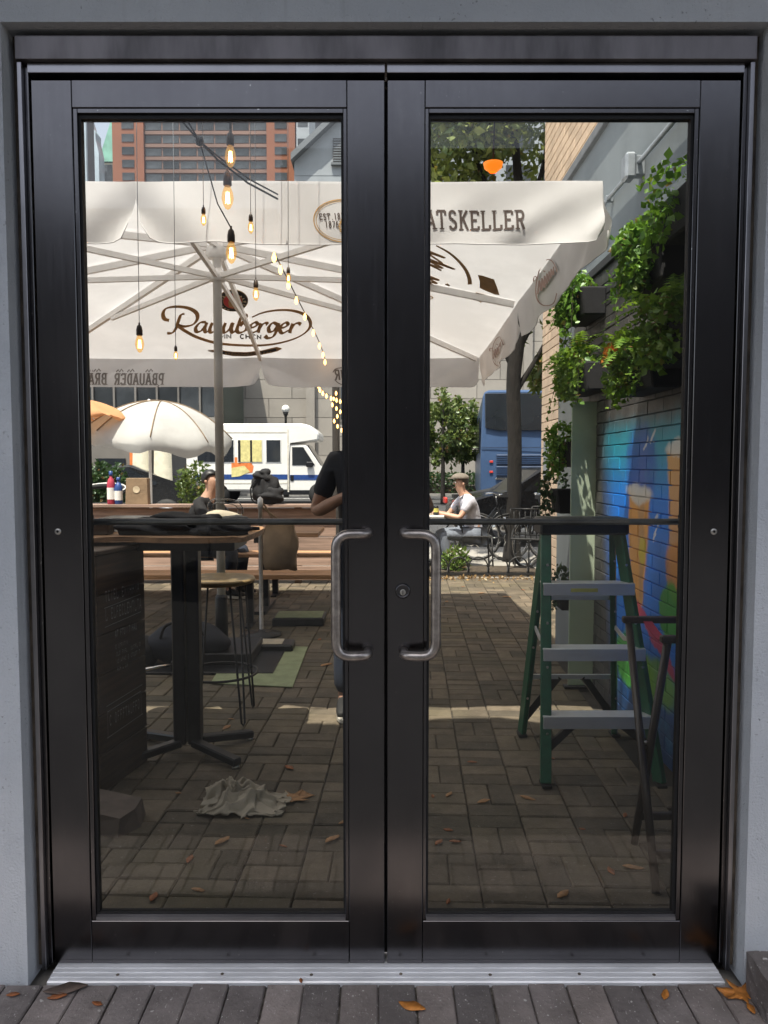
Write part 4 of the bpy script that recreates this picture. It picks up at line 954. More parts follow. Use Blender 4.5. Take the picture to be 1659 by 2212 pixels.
# picnic table with benches
pt = thing('picnic_table', 'long warm wooden picnic table on dark metal posts', 'table', (-2.1, 5.27, 0))
for k in range(5):
    bm = BM(); bx(bm, -1.75, 1.5, -.36+k*.146, -.36+k*.146+.14, .715, .755); fin(bm, 'plank', 'wood_warm', pt, bevel=.004)
for x in (-1.2, .95):
    bm = BM(); bx(bm, x-.045, x+.045, -.045, .045, .03, .66); bx(bm, x-.04, x+.04, -.33, .33, .661, .712); bx(bm, x-.06, x+.06, -.33, .33, 0, .03); fin(bm, 'leg', 'black_metal', pt)
for (yy, x0, x1, lab) in ((4.49, -3.9, -.43, 'near warm wooden bench in front of the picnic table'), (6.02, -3.9, -.50, 'far warm wooden bench between picnic table and plank fence')):
    b = thing('bench', lab, 'bench', (0, yy, 0), 0, 'benches along the picnic table')
    for k in range(2):
        bm = BM(); bx(bm, x0, x1, -.15+k*.153, k*.153-.003, .415, .455); fin(bm, 'plank', 'wood_warm', b, bevel=.004)
    for x in (-3.3, -1.15):
        bm = BM(); bx(bm, x-.03, x+.03, -.12, .12, .38, .413); bx(bm, x-.03, x+.03, -.03, .03, .02, .379); bx(bm, x-.03, x+.03, -.15, .15, 0, .0195); fin(bm, 'leg', 'black_metal', b)
# plank fence
pf = thing('plank_fence', 'low brown horizontal plank fence behind the picnic table', 'fence', (0, 6.82, 0))
for k in range(5):
    bm = BM(); bx(bm, -6.5, -.56, -.012, .012, .04+k*.168, .04+k*.168+.162); fin(bm, 'plank', 'wood_grey', pf, bevel=.003)
bm = BM(); bx(bm, -6.5, -.54, -.10, .12, .885, .92); fin(bm, 'cap_rail', 'wood_grey', pf, bevel=.004)
for x in (-5.8, -4.6, -3.4, -2.2, -1.0):
    bm = BM(); bx(bm, x-.04, x+.04, .0125, .0925, 0, .884); fin(bm, 'post', 'wood_dark', pf)
# fence-top clutter
FZ = .92
def on_fence(u): return at(u, 1090, 6.82).x
x = on_fence(573); bp = thing('backpack', 'crumpled black backpack sitting on the plank fence cap', 'backpack', (x, 6.83, FZ))
def crumple(name, m, parent, r, seed, c=(0, 0, 0), amp=.18, sub=3, flat=None, freq=9):
    bm = BM(); bmesh.ops.create_icosphere(bm, subdivisions=sub, radius=1); g = np.random.default_rng(seed); K = g.normal(size=(7, 3))*freq/3; ph = g.uniform(0, 6, 7)
    for v in bm.verts:
        p = np.array(v.co); a = sum(sin(float(K[i] @ p)+ph[i]) for i in range(7))/7; s = 1+amp*a*2
        q = Vector((p[0]*r[0]*s, p[1]*r[1]*s, p[2]*r[2]*s))
        if flat is not None: q.z = max(q.z, flat)
        v.co = q+Vector(c)
    return fin(bm, name, m, parent, True)
crumple('body', 'black_cloth', bp, (.165, .10, .17), 3, (0, 0, .16), .22, 4, flat=-.16, freq=12); crumple('flap', 'black_cloth', bp, (.10, .09, .075), 8, (-.03, -.01, .325), .26, 4, freq=11); crumple('pocket', 'black_cloth', bp, (.13, .07, .10), 4, (.09, -.07, .10), .22, 4, flat=-.098, freq=12)
bm = BM(); tube(bm, smooth_path([(-.10, -.08, .28), (-.15, -.10, .18), (-.14, -.09, .06), (-.10, -.08, .02)], 5), .010, 6); fin(bm, 'strap', 'black_cloth', bp)
def bottle(u, m, label, h):
    b = thing('bottle', label, 'bottle', (on_fence(u), 6.80, FZ)); bm = BM(); lathe(bm, [(.04, 0), (.045, .01), (.045, h*.62), (.03, h*.76), (.016, h*.8), (.016, h*.86)], 16); fin(bm, 'body', m, b, True)
    bm = BM(); lathe(bm, [(.046, h*.15), (.0462, h*.5)], 16, cap=False); fin(bm, 'paper_label', 'van_white', b, True)
    bm = BM(); lathe(bm, [(.02, h*.862), (.022, h*.9), (.02, h)], 12); fin(bm, 'cap', 'van_blue', b, True)
bottle(242, 'red_strap', 'purple bottle with pale label standing on the fence cap', .38); bottle(258, 'van_blue', 'blue bottle beside the purple one on the fence cap', .31)
x = on_fence(300); kb_ = thing('paper_bag', 'brown paper bag with a round mark standing on the fence cap', 'bag', (x, 6.80, FZ))
bm = BM(); prism(bm, [(-.13, -.06, 0), (.13, -.06, 0), (.12, -.05, .30), (-.12, -.05, .30)], (0, .11, 0)); fin(bm, 'body', 'kraft', kb_, bevel=.004)
bm = BM(); lathe(bm, [(.0, 0), (.04, .001)], 18, cap=False); o = fin(bm, 'printed_mark', 'print_cream', kb_); o.location = (0, -.0605, .17); o.rotation_euler = (pi/2+.03, 0, 0)
x = on_fence(207); ch = thing('round_chair', 'dark rounded chair back with pale piping behind the fence', 'chair', (x, 7.05, 0))
bm = BM(); lathe(bm, [(.0, .40), (.24, .42), (.25, .46), (.0, .50)], 22, cap=False); fin(bm, 'seat', 'black_cloth', ch, True)
V = [Vector((.25*cos(a), .25*sin(a)*.8, z)) for z in (.5, .7, .9, 1.05) for a in [pi*(-.1)+1.2*pi*i/16 for i in range(17)]]
bm = BM()
for k, z in enumerate((.5, .7, .9, 1.06)): tube(bm, [Vector((.25*cos(a), .2*sin(a), z+.06*sin(a)*(k == 3))) for a in [pi*(-.1)+1.2*pi*i/16 for i in range(17)]], .022 if k < 3 else .03, 6)
fin(bm, 'backrest', 'black_cloth', ch, True)
bm = BM(); tube(bm, [Vector((.262*cos(a), .21*sin(a), 1.09+.06*sin(a))) for a in [pi*(-.1)+1.2*pi*i/16 for i in range(17)]], .008, 6); fin(bm, 'piping', 'van_white', ch, True)
for a in range(4):
    bm = BM(); tube(bm, [(.17*cos(a*pi/2+.7), .17*sin(a*pi/2+.7), .42), (.21*cos(a*pi/2+.7), .21*sin(a*pi/2+.7), 0)], .014, 6); fin(bm, 'leg', 'black_metal', ch)
# on the bar table
TZ = 1.0595
jk = thing('jacket', 'black jacket heaped on the bar table top', 'jacket', (-.86, 1.55, TZ)); crumple('body', 'black_cloth', jk, (.22, .17, .055), 21, (0, 0, .03), .30, 4, -.03, 13); crumple('hem', 'black_cloth', jk, (.18, .10, .045), 27, (-.16, -.12, .02), .28, 4, -.02, 12); crumple('sleeve', 'black_cloth', jk, (.12, .08, .04), 23, (.12, -.16, .02), .25, 4, -.02, 12)
ir = thing('steam_iron', 'pale grey clothes iron with clear handle on the bar table', 'iron', (-.74, 1.62, TZ), radians(8)); ir.scale = (.85, .85, .85)
sole = [(-.16, -.06), (.02, -.065), (.13, -.03), (.17, 0), (.13, .03), (.02, .065), (-.16, .06)]
bm = BM(); prism(bm, [(x, y, .0) for x, y in sole], (0, 0, .018)); fin(bm, 'sole_plate', 'black_metal', ir, bevel=.004)
skin('shell', [(-.14, 0, .06, .045, .05), (-.06, 0, .075, .055, .05), (.04, 0, .06, .05, .04), (.13, 0, .035, .02, .016)], [(0, 1), (1, 2), (2, 3)], 'rag_cloth', ir, 2)
bm = BM(); tube(bm, smooth_path([(-.10, 0, .115), (-.10, 0, .15), (-.06, 0, .165), (.03, 0, .155), (.06, 0, .12), (.06, 0, .09)], 5), .016, 8); fin(bm, 'handle', 'clear_plastic', ir, True)
bm = BM(); lathe(bm, [(.026, 0), (.026, .008), (.018, .012)], 18); o = fin(bm, 'dial', 'black_metal', ir); o.location = (-.12, -.054, .06); o.rotation_euler = (pi/2, 0, 0)
tr = thing('plastic_tray', 'clear plastic food tray lying on the bar table', 'tray', (-1.18, 1.60, TZ))
bm = BM(); 
for s in (-1, 1): bx(bm, s*.13-.002, s*.13+.002, -.09, .09, 0, .06); bx(bm, -.127, .127, s*.09-.002, s*.09+.002, 0, .06)
bx(bm, -.128, .128, -.088, .088, 0, .004); fin(bm, 'tub', 'clear_plastic', tr)
bm = BM(); bx(bm, -.14, .14, -.1, .1, .0605, .066); fin(bm, 'lid', 'clear_plastic', tr, bevel=.002)
kbx = thing('napkin_box', 'small dark wooden napkin box on the bar table', 'box', (-1.28, 1.40, TZ)); bm = BM(); bx(bm, -.055, .055, -.04, .04, 0, .055); fin(bm, 'case', 'wood_dark', kbx, bevel=.006)
bm = BM(); bx(bm, -.045, .045, -.03, .03, .0555, .064); fin(bm, 'napkin', 'rag_cloth', kbx, bevel=.002)
# canvas tote hanging behind the stool and the grey pole
gp = thing('metal_post', 'thin bright grey metal post standing beyond the stool', 'post', tuple(gnd(565, 1372)[:2])+(0,))
bm = BM(); lathe(bm, [(.016, .02), (.016, 1.02), (.022, 1.02), (.022, 1.10), (.0, 1.12)], 14, cap=False); fin(bm, 'shaft', 'aluminium', gp)
bm = BM(); lathe(bm, [(.16, 0), (.16, .015), (.03, .03), (.02, .05)], 24); fin(bm, 'base', 'black_metal', gp, True)
tp = tuple(gnd(610, 1380)[:2]); tt = thing('tote_bag', 'brown canvas bag hanging from the thin grey post', 'bag', (gp.location.x+.16, gp.location.y+.0, .48)); bm = BM(); prism(bm, [(-.13, -.05, .06), (.12, -.05, .05), (.14, -.05, .30), (.09, -.03, .45), (-.10, -.03, .45), (-.14, -.05, .28)], (0, .09, 0)); bmesh.ops.subdivide_edges(bm, edges=bm.edges, cuts=3, use_grid_fill=True)
for v in bm.verts: v.co += Vector((.008*sin(v.co.z*31), .012*sin(v.co.x*37+v.co.z*23), .006*sin(v.co.x*29)))
fin(bm, 'body', 'kraft', tt, True)
bm = BM(); tube(bm, smooth_path([(-.06, 0, .45), (-.12, 0, .56), (-.15, 0, .58), (-.14, 0, .55), (-.02, 0, .46)], 5), .008, 6); fin(bm, 'strap', 'kraft', tt)
# clutter on the ground behind the column
q = gnd(400, 1440); gb = thing('duffel_bag', 'black duffel bag lying on the pavers behind the table column', 'bag', (q.x, q.y, 0)); crumple('body', 'navy_cloth', gb, (.28, .16, .14), 33, (0, .1, .135), .12, 4, -.135); crumple('end_pocket', 'black_cloth', gb, (.1, .12, .1), 35, (-.28, .06, .09), .15, 3, -.09)
bm = BM(); tube(bm, smooth_path([(-.16, -.02, .2), (-.1, -.06, .3), (.05, -.06, .31), (.14, -.02, .22)], 6), .010, 6); fin(bm, 'handle', 'black_cloth', gb)
q = gnd(340, 1462); cs = thing('folding_scooter', 'folded scooter with chrome bar and black wheel lying by the duffel bag', 'scooter', (q.x, q.y, 0), radians(35))
bm = BM(); tube(bm, [(-.26, 0, .05), (.12, 0, .07)], .012, 8); fin(bm, 'bar', 'chrome', cs, True)
for xx in (-.27, .15):
    bm = BM(); tube(bm, [(.05*cos(a)+xx, 0, .055+.05*sin(a)) for a in [2*pi*k/18 for k in range(18)]], .014, 6, closed=True); fin(bm, 'wheel', 'rubber_black', cs, True)
q = gnd(560, 1440); gm = thing('light_patch', 'pale green patch of light built as a flat sheet behind the stool', 'mat', (0, 0, .001))  # flat sheet stands in for a pale green patch of light
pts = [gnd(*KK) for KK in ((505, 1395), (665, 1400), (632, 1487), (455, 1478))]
bm = BM(); prism(bm, [Vector((p.x, p.y, .002)) for p in pts], (0, 0, .008)); mat('light_patch_pad_green', (.26, .30, .17), .9, var=.15, bump=.2, bscale=120); fin(bm, 'sheet', 'light_patch_pad_green', gm, bevel=.002)
q = gnd(648, 1345); gl = thing('weight_slab', 'dark flat weight slab with pale top beyond the green light patch', 'weight', (q.x, q.y, 0)); bm = BM(); bx(bm, -.22, .22, -.16, .16, 0, .07); fin(bm, 'block', 'black_metal', gl, bevel=.01); bm = BM(); bx(bm, -.2, .2, -.14, .14, .0705, .075); fin(bm, 'top_pad', 'light_patch_pad_green', gl)
q = gnd(575, 1385); g2 = thing('weight_slab', 'dark flat weight slab at the foot of the grey post', 'weight', (q.x-.03, q.y-.28, 0)); bm = BM(); bx(bm, -.28, .28, -.1, .1, 0, .06); fin(bm, 'block', 'black_metal', g2, bevel=.012); bm = BM(); bx(bm, -.26, .2, -.085, .085, .0605, .064); fin(bm, 'top_pad', 'rag_cloth', g2)
# rag on the floor
rg = thing('cloth_rag', 'crumpled cream rag lying on the pavers', 'cloth', (-.58, 1.0, 0))
N = 80; V = []; g = np.random.default_rng(14); ang = g.uniform(0, pi, 7); fq = g.uniform(9, 24, 7); ph = g.uniform(0, 6, 7)
for i in range(N):
    for j in range(N):
        a, b = i/(N-1)-.5, j/(N-1)-.5
        wa = a+.09*sin(b*9+1)+.04*sin(b*21); wb = b+.09*sin(a*8+2.2)+.04*sin(a*19+1)
        hh = 0; dx = dy = 0
        for k in range(7):
            q_ = (wa*cos(ang[k])+wb*sin(ang[k]))*fq[k]+ph[k]; rdg = (1-abs(sin(q_)))**1.6; hh += rdg; dx += cos(ang[k])*rdg*sin(q_*.5); dy += sin(ang[k])*rdg*cos(q_*.5)
        env = max(0, 1-((a+.12)/.50)**2-(b/.52)**2)
        tail = max(0, 1-abs(b+.05)/.28)*max(0, a)*.35
        z = .004+(.040*hh+.05*(hh > 0))*(env**.8+tail*.8)+.012*hh*(1-env)*.5
        V.append((.80*(a*.40*(1-.30*env)+.022*dx+(.03 if a > .3 else 0)), .80*(b*.30*(1-.30*max(0, a+.1))+.022*dy-.05*a), z*1.05))
Vg = np.array(V).reshape(N, N, 3); Vg[:, :, 2] *= .62
for _ in range(3): Vg[1:-1, 1:-1] = Vg[1:-1, 1:-1]*.4+.15*(Vg[:-2, 1:-1]+Vg[2:, 1:-1]+Vg[1:-1, :-2]+Vg[1:-1, 2:])
V = Vg.reshape(-1, 3)
F = [(i*N+j, (i+1)*N+j, (i+1)*N+j+1, i*N+j+1) for i in range(N-1) for j in range(N-1)]
o = npmesh('fabric', V, F, 'rag_cloth', rg, True); sd = o.modifiers.new('thick', 'SOLIDIFY'); sd.thickness = .004; bake(o)
# paper bag on the floor near the door
q = gnd(250, 1775); fb_ = thing('paper_bag', 'flattened grey-brown paper bag lying near the host stand foot', 'bag', (q.x-.03, q.y, 0), radians(-18))
bm = BM(); prism(bm, [(-.16, -.10, 0), (.12, -.10, 0), (.15, .0, 0), (.10, .10, 0), (-.16, .10, 0)], (.0, 0, .07))
for v in bm.verts:
    if v.co.z > .03: v.co = Vector((v.co.x*.9+rj(.02), v.co.y*.75+rj(.02), v.co.z+rj(.02)))
fin(bm, 'body', 'kraft_dark', fb_)

# ---------------------------------------------------------------- ladder
ld = thing('step_ladder', 'green fibreglass step ladder with black top beside the mural wall', 'ladder', (0, 0, 0))
LT = 1.085
fl, fr_ = (Vector((.687, 1.185, 0)), Vector((.735, 1.475, LT))), (Vector((1.175, 1.185, 0)), Vector((1.065, 1.475, LT)))
rl, rr_ = (Vector((.695, 1.80, 0)), Vector((.745, 1.53, LT))), (Vector((1.165, 1.80, 0)), Vector((1.055, 1.53, LT)))
def chan(bm, a, b, w, d): bar(bm, a, b, w, d)
for (a, b), nm, wd in ((fl, 'front_rail', .046), (fr_, 'front_rail', .028), (rl, 'rear_rail', .026), (rr_, 'rear_rail', .026)):
    bm = BM(); bar(bm, a+Vector((0, 0, .012)), b, wd, .062); r_ = fin(bm, nm, 'fibreglass_green', ld, bevel=.004)
    bm = BM(); box(bm, a+Vector((0, 0, .008)), (.042, .075, .016)); fin(bm, 'foot', 'rubber_black', r_, bevel=.003)
    for f in (.2, .45, .62, .85):
        p = a.lerp(b, f); bm = BM(); lathe(bm, [(.006, 0), (.006, .003)], 8); o = fin(bm, 'rivet', 'steel_bright', r_); o.location = p+Vector((0, -.033, 0)); o.rotation_euler = (pi/2, 0, 0)
for k, f in enumerate((.265, .52, .775)):
    a, b = fl[0].lerp(fl[1], f), fr_[0].lerp(fr_[1], f); bm = BM(); box(bm, ((a.x+b.x)/2, a.y-.005, a.z), (b.x-a.x+.04, .085, .008)); bx(bm, a.x-.02, b.x+.02, a.y-.052, a.y-.044, a.z-.05, a.z+.004)
    st = fin(bm, 'step', 'ladder_step', ld, bevel=.0015)
    if k == 2:
        bm = BM(); bx(bm, a.x+.1, a.x+.22, a.y-.0545, a.y-.0525, a.z-.034, a.z-.018); fin(bm, 'warning_sticker', 'warn_yellow', st)
bm = BM(); bx(bm, .70, 1.10, 1.42, 1.585, LT-.03, LT+.045); fin(bm, 'top_cap', 'ladder_plastic', ld, bevel=.008)
for f in (.30, .68):
    a, b = rl[0].lerp(rl[1], f), rr_[0].lerp(rr_[1], f); bm = BM(); bar(bm, a, b, .012, .022); fin(bm, 'rear_brace', 'ladder_step', ld)
for s, A_, B_ in ((0, fl, rl), (1, fr_, rr_)):
    a, b = A_[0].lerp(A_[1], .55), B_[0].lerp(B_[1], .55); bm = BM(); bar(bm, a, (a+b)/2-Vector((0, 0, .03)), .008, .02); bar(bm, (a+b)/2-Vector((0, 0, .03)), b, .008, .02); fin(bm, 'spreader', 'ladder_step', ld)
for sgn, A_ in ((1, fl), (-1, fr_)):
    a = A_[0].lerp(A_[1], .13); b = A_[0].lerp(A_[1], .25)+Vector((sgn*.14, 0, -.01)); bm = BM(); bar(bm, a, b, .014, .034); fin(bm, 'knee_brace', 'ladder_plastic', ld)
    R_ = rl if sgn > 0 else rr_; a = R_[0].lerp(R_[1], .08); b = R_[0].lerp(R_[1], .30)+Vector((sgn*.15, 0, 0)); bm = BM(); bar(bm, a, b, .014, .034); fin(bm, 'knee_brace', 'ladder_plastic', ld)
# ---------------------------------------------------------------- folding stand
fs_ = thing('folding_stand', 'dark wooden folding tray stand between the door and the mural', 'stand', (0, 0, 0))
def zpt(u, v, z): return gnd(u, v, z)
A0, A1 = gnd(1418, 1930), zpt(1358, 1345, .74); B0_, B1_ = gnd(1370, 1822), zpt(1442, 1388, .74)
for dx in (0, .30):
    dxx = Vector((dx, 0, 0))
    for a, b in ((A0, A1), (B0_, B1_)):
        bm = BM(); tube(bm, [a+dxx, b+dxx], .0145, 10); fin(bm, 'leg', 'stand_wood', fs_, True)
    if dx == 0:
        bm = BM(); m_p = (A0+A1+B0_+B1_)/4; lathe(bm, [(.008, 0), (.008, .01)], 10, m_p); fin(bm, 'pivot', 'steel_bright', fs_)
for p_, q_ in ((A1, A1), (B1_, B1_)):
    bm = BM(); bar(bm, p_-Vector((.025, 0, -.012)), p_+Vector((.32, 0, .012)), .03, .026); fin(bm, 'top_bar', 'stand_wood', fs_, bevel=.004)
for a, b, f in ((A0, A1, .12), (B0_, B1_, .14)):
    p_ = a.lerp(b, f); bm = BM(); bar(bm, p_, p_+Vector((.30, 0, 0)), .022, .026); fin(bm, 'stretcher', 'stand_wood', fs_, bevel=.003)
for k in range(2):
    a, b = A1+Vector((.07+.15*k, 0, .014)), B1_+Vector((.07+.15*k, 0, .014)); pts = [a.lerp(b, t)-Vector((0, 0, .05*sin(pi*t))) for t in [i/8 for i in range(9)]]
    bm = BM()
    for i in range(8): bar(bm, pts[i], pts[i+1], .035, .003)
    fin(bm, 'strap', 'red_strap' if k == 0 else 'black_cloth', fs_)

# ================================================================== PEOPLE
def person(name_label, cat, loc, rz, J, shirt, legs, skinm, hairm, short=True, shoes=True, extra=None, group=None, hair='short', r=1.0):
    """J: joints in local space, the person faces -y"""
    t = thing('person', name_label, cat, loc, rz)
    V = []; E = []; ix = {}
    def add(k, p, rx, ry=None): ix[k] = len(V); V.append((*p, rx, ry or rx))
    def lk(*ks):
        for a, b in zip(ks, ks[1:]): E.append((ix[a], ix[b]))
    def mid(a, b, f=.5): return Vector(J[a]).lerp(Vector(J[b]), f)
    add('pel', J['pel'], .15, .105); add('waist', mid('pel', 'chest', .45), .145, .105); add('chest', J['chest'], .165, .11); add('neckb', J['neck'], .062, .06); add('head0', J['head']-Vector((0, .01, .06)), .058, .066); add('head1', J['head']+Vector((0, .0, .02)), .072, .088); add('head2', J['head']+Vector((0, .008, .085)), .06, .075)
    lk('pel', 'waist', 'chest', 'neckb', 'head0', 'head1', 'head2')
    for s in 'LR':
        add('sh'+s, J['sh'+s], .058); add('ua'+s, mid('sh'+s, 'el'+s), .048); add('el'+s, J['el'+s], .040); add('fa'+s, mid('el'+s, 'wr'+s, .35), .040); add('wr'+s, J['wr'+s], .024, .030); add('pm'+s, Vector(J['wr'+s])+(Vector(J['wr'+s])-Vector(J['el'+s])).normalized()*.075, .022, .040)
        lk('chest', 'sh'+s, 'ua'+s, 'el'+s, 'fa'+s, 'wr'+s, 'pm'+s)
        add('hp'+s, J['hp'+s], .088); add('th'+s, mid('hp'+s, 'kn'+s, .4), .078); add('kn'+s, J['kn'+s], .055); add('cf'+s, mid('kn'+s, 'an'+s, .35), .054); add('an'+s, J['an'+s], .036); add('to'+s, Vector(J['an'+s])+Vector((0, -.14, -.05)), .03, .04)
        lk('pel', 'hp'+s, 'th'+s, 'kn'+s, 'cf'+s, 'an'+s, 'to'+s)
    body = skin('body', V, E, skinm, t, 1)
    # fingers
    for s in 'LR':
        wr = Vector(J['wr'+s]); d = (wr-Vector(J['el'+s])).normalized(); pm = wr+d*.09; side = d.cross(Vector((0, 0, 1)))
        side = side.normalized() if side.length > .1 else Vector((1, 0, 0)); cur = side.cross(d).normalized()*-1
        for k in range(4):
            o_ = side*(.027-k*.018); L = (.072, .082, .078, .062)[k]
            skin('finger', [(*(pm+o_-d*.03), .0095), (*(pm+o_+d*L*.45+cur*.010), .0088), (*(pm+o_+d*L*.75+cur*.034), .0078), (*(pm+o_+d*L*.72+cur*.055), .0068)], [(0, 1), (1, 2), (2, 3)], skinm, body, 1)
        sg = 1 if s == 'L' else -1
        skin('thumb', [(*(wr+d*.03+side*.02), .012), (*(wr+d*.065+side*.045+cur*.01), .0105), (*(wr+d*.095+side*.048+cur*.022), .0088)], [(0, 1), (1, 2)], skinm, body, 1)
    # clothes: shells over the body
    V2 = []; E2 = []; ix2 = {}
    def add2(k, p, rx, ry=None): ix2[k] = len(V2); V2.append((*p, rx, ry or rx))
    add2('hem', Vector(J['pel'])-Vector((0, 0, .06)), .178, .132); add2('pel', J['pel'], .175, .13); add2('waist', mid('pel', 'chest', .45), .17, .13); add2('chest', J['chest'], .185, .128); add2('neckb', Vector(J['neck'])-Vector((0, 0, .035)), .078, .075)
    E2 += [(0, 1), (1, 2), (2, 3), (3, 4)]
    for s in 'LR':
        add2('sh'+s, J['sh'+s], .072); add2('ua'+s, mid('sh'+s, 'el'+s, .45), .066); add2('sl'+s, mid('sh'+s, 'el'+s, .75 if short else 1.0), .060)
        E2 += [(3, ix2['sh'+s]), (ix2['sh'+s], ix2['ua'+s]), (ix2['ua'+s], ix2['sl'+s])]
        if not short:
            add2('wr'+s, mid('el'+s, 'wr'+s, .95), .042); E2.append((ix2['sl'+s], ix2['wr'+s]))
    skin('shirt', V2, E2, shirt, t, 1)
    V3 = [(*J['pel'], .168, .122)]; E3 = []
    for s in 'LR':
        b = len(V3); V3 += [(*J['hp'+s], .104), (*mid('hp'+s, 'kn'+s, .4), .096), (*J['kn'+s], .074), (*mid('kn'+s, 'an'+s, .4), .072), (*(Vector(J['an'+s])+Vector((0, 0, .02))), .062)]
        E3 += [(0, b), (b, b+1), (b+1, b+2), (b+2, b+3), (b+3, b+4)]
    skin('trousers', V3, E3, legs, t, 1)
    for s in 'LR':
        an = Vector(J['an'+s]); zf = an.z-.075
        sh = skin('shoe', [(an.x, an.y+.05, zf+.055, .040, .042), (an.x, an.y-.03, zf+.060, .042, .045), (an.x, an.y-.12, zf+.042, .042, .030), (an.x, an.y-.19, zf+.034, .034, .020)], [(0, 1), (1, 2), (2, 3)], 'rubber_black', t, 1)
        bm = BM(); sp_ = [(.042*sin(a)*(1.0 if cos(a) < 0 else .9)+an.x, an.y-.07-.145*cos(a), zf-.002) for a in [2*pi*k/18 for k in range(18)]]; prism(bm, sp_, (0, 0, .024)); fin(bm, 'sole', 'rubber_white', sh, bevel=.004)
    hd = Vector(J['head'])
    skin('nose', [(hd.x, hd.y-.078, hd.z+.035, .010), (hd.x, hd.y-.098, hd.z+.002, .014)], [(0, 1)], skinm, body, 1)
    for s in (-1, 1):
        skin('ear', [(hd.x+s*.078, hd.y+.012, hd.z-.008, .008, .014), (hd.x+s*.084, hd.y+.018, hd.z+.030, .007, .018)], [(0, 1)], skinm, body, 1)
        bm = BM(); bmesh.ops.create_uvsphere(bm, u_segments=10, v_segments=6, radius=.013, matrix=Matrix.Translation(hd+Vector((s*.031, -.078, .030)))); e = fin(bm, 'eye', 'eye_white', body, True)
        bm = BM(); bmesh.ops.create_uvsphere(bm, u_segments=8, v_segments=5, radius=.006, matrix=Matrix.Translation(hd+Vector((s*.031, -.0885, .030)))); fin(bm, 'iris', 'hair_black', body, True)
        bm = BM(); bar(bm, hd+Vector((s*.016, -.090, .054)), hd+Vector((s*.048, -.080, .056)), .008, .007); fin(bm, 'eyebrow', hairm, body)
    bm = BM(); bar(bm, hd+Vector((-.024, -.083, -.038)), hd+Vector((.024, -.083, -.038)), .012, .012); fin(bm, 'mouth', 'lip', body, bevel=.004)
    # hair cap
    bm = BM(); bmesh.ops.create_icosphere(bm, subdivisions=3, radius=1)
    kill = [v for v in bm.verts if (v.co.y < -.28 and v.co.z < .36) or (v.co.y < .10 and v.co.z < -.05) or v.co.z < -.62]
    bmesh.ops.delete(bm, geom=kill, context='VERTS')
    for v in bm.verts: v.co = Vector((v.co.x*.079, v.co.y*.097+.012, v.co.z*.098+.042))*(1+.03*sin(v.co.x*40+v.co.y*31))+hd
    hr = fin(bm, 'hair', hairm, t, True); sd = hr.modifiers.new('thick', 'SOLIDIFY'); sd.thickness = .012; bake(hr)
    return t, body
VV = Vector
# person with a phone standing behind the meeting stiles
J = dict(pel=VV((0, 0, .93)), chest=VV((0, .0, 1.28)), neck=VV((0, .0, 1.46)), head=VV((0, -.02, 1.58)),
         shL=VV((-.185, 0, 1.385)), shR=VV((.185, 0, 1.385)), elL=VV((-.285, -.03, 1.115)), elR=VV((.335, -.03, 1.12)), wrL=VV((-.085, -.235, 1.225)), wrR=VV((.07, -.25, 1.25)),
         hpL=VV((-.095, 0, .88)), hpR=VV((.095, 0, .88)), knL=VV((-.12, -.02, .48)), knR=VV((.11, -.02, .48)), anL=VV((-.135, .02, .085)), anR=VV((.12, .02, .085)))
ph, phb = person('person in a dark t-shirt and jeans holding a phone behind the door stiles', 'person', (-.09, 2.14, 0), 0, J, 'navy_cloth', 'denim', 'skin', 'hair_brown')
pn_ = thing('phone', 'black phone held by the standing person behind the door stiles', 'phone', (-.05, 1.80, 1.27)); bm = BM(); bx(bm, -.08, .08, -.004, .004, -.038, .038); fin(bm, 'body', 'black_metal', pn_, bevel=.003); bm = BM(); lathe(bm, [(.007, 0), (.007, .002)], 12); o = fin(bm, 'lens', 'dark_window', pn_); o.location = (.055, -.0042, .018); o.rotation_euler = (pi/2, 0, 0)
# seated man in a cap (faces -x in the photo)
q = gnd(1010, 1222)
J = dict(pel=VV((0, .12, .47)), chest=VV((0, .02, .83)), neck=VV((0, -.04, 1.00)), head=VV((0, -.085, 1.115)),
         shL=VV((-.18, .0, .93)), shR=VV((.18, .0, .93)), elL=VV((-.22, -.20, .70)), elR=VV((.24, -.16, .69)), wrL=VV((-.10, -.44, .75)), wrR=VV((.12, -.40, .745)),
         hpL=VV((-.10, .08, .45)), hpR=VV((.10, .08, .45)), knL=VV((-.12, -.36, .47)), knR=VV((.12, -.34, .47)), anL=VV((-.12, -.30, .085)), anR=VV((.12, -.28, .085)))
mx, my = at(1008, 1100, 8.15).x, 8.15
pm, pmb = person('seated man in a tweed flat cap and pale polo shirt at a street table', 'person', (mx, my, -.004), radians(-80), J, 'polo', 'denim_pale', 'skin_fair', 'hair_brown')
hd = VV((0, -.085, 1.115))
bm = BM(); bmesh.ops.create_icosphere(bm, subdivisions=3, radius=1)
for v in bm.verts: v.co = VV((v.co.x*.098, v.co.y*.122-.005, max(v.co.z, -.1)*.07+.085))+hd
cp = fin(bm, 'flat_cap', 'cap_tweed', pm, True)
bm = BM(); prism(bm, [hd+VV((.07*sin(a), -.10-.075*cos(a), .078)) for a in [-pi/2+pi*k/10 for k in range(11)]], (0, 0, .012)); fin(bm, 'cap_peak', 'cap_tweed', cp, bevel=.004)
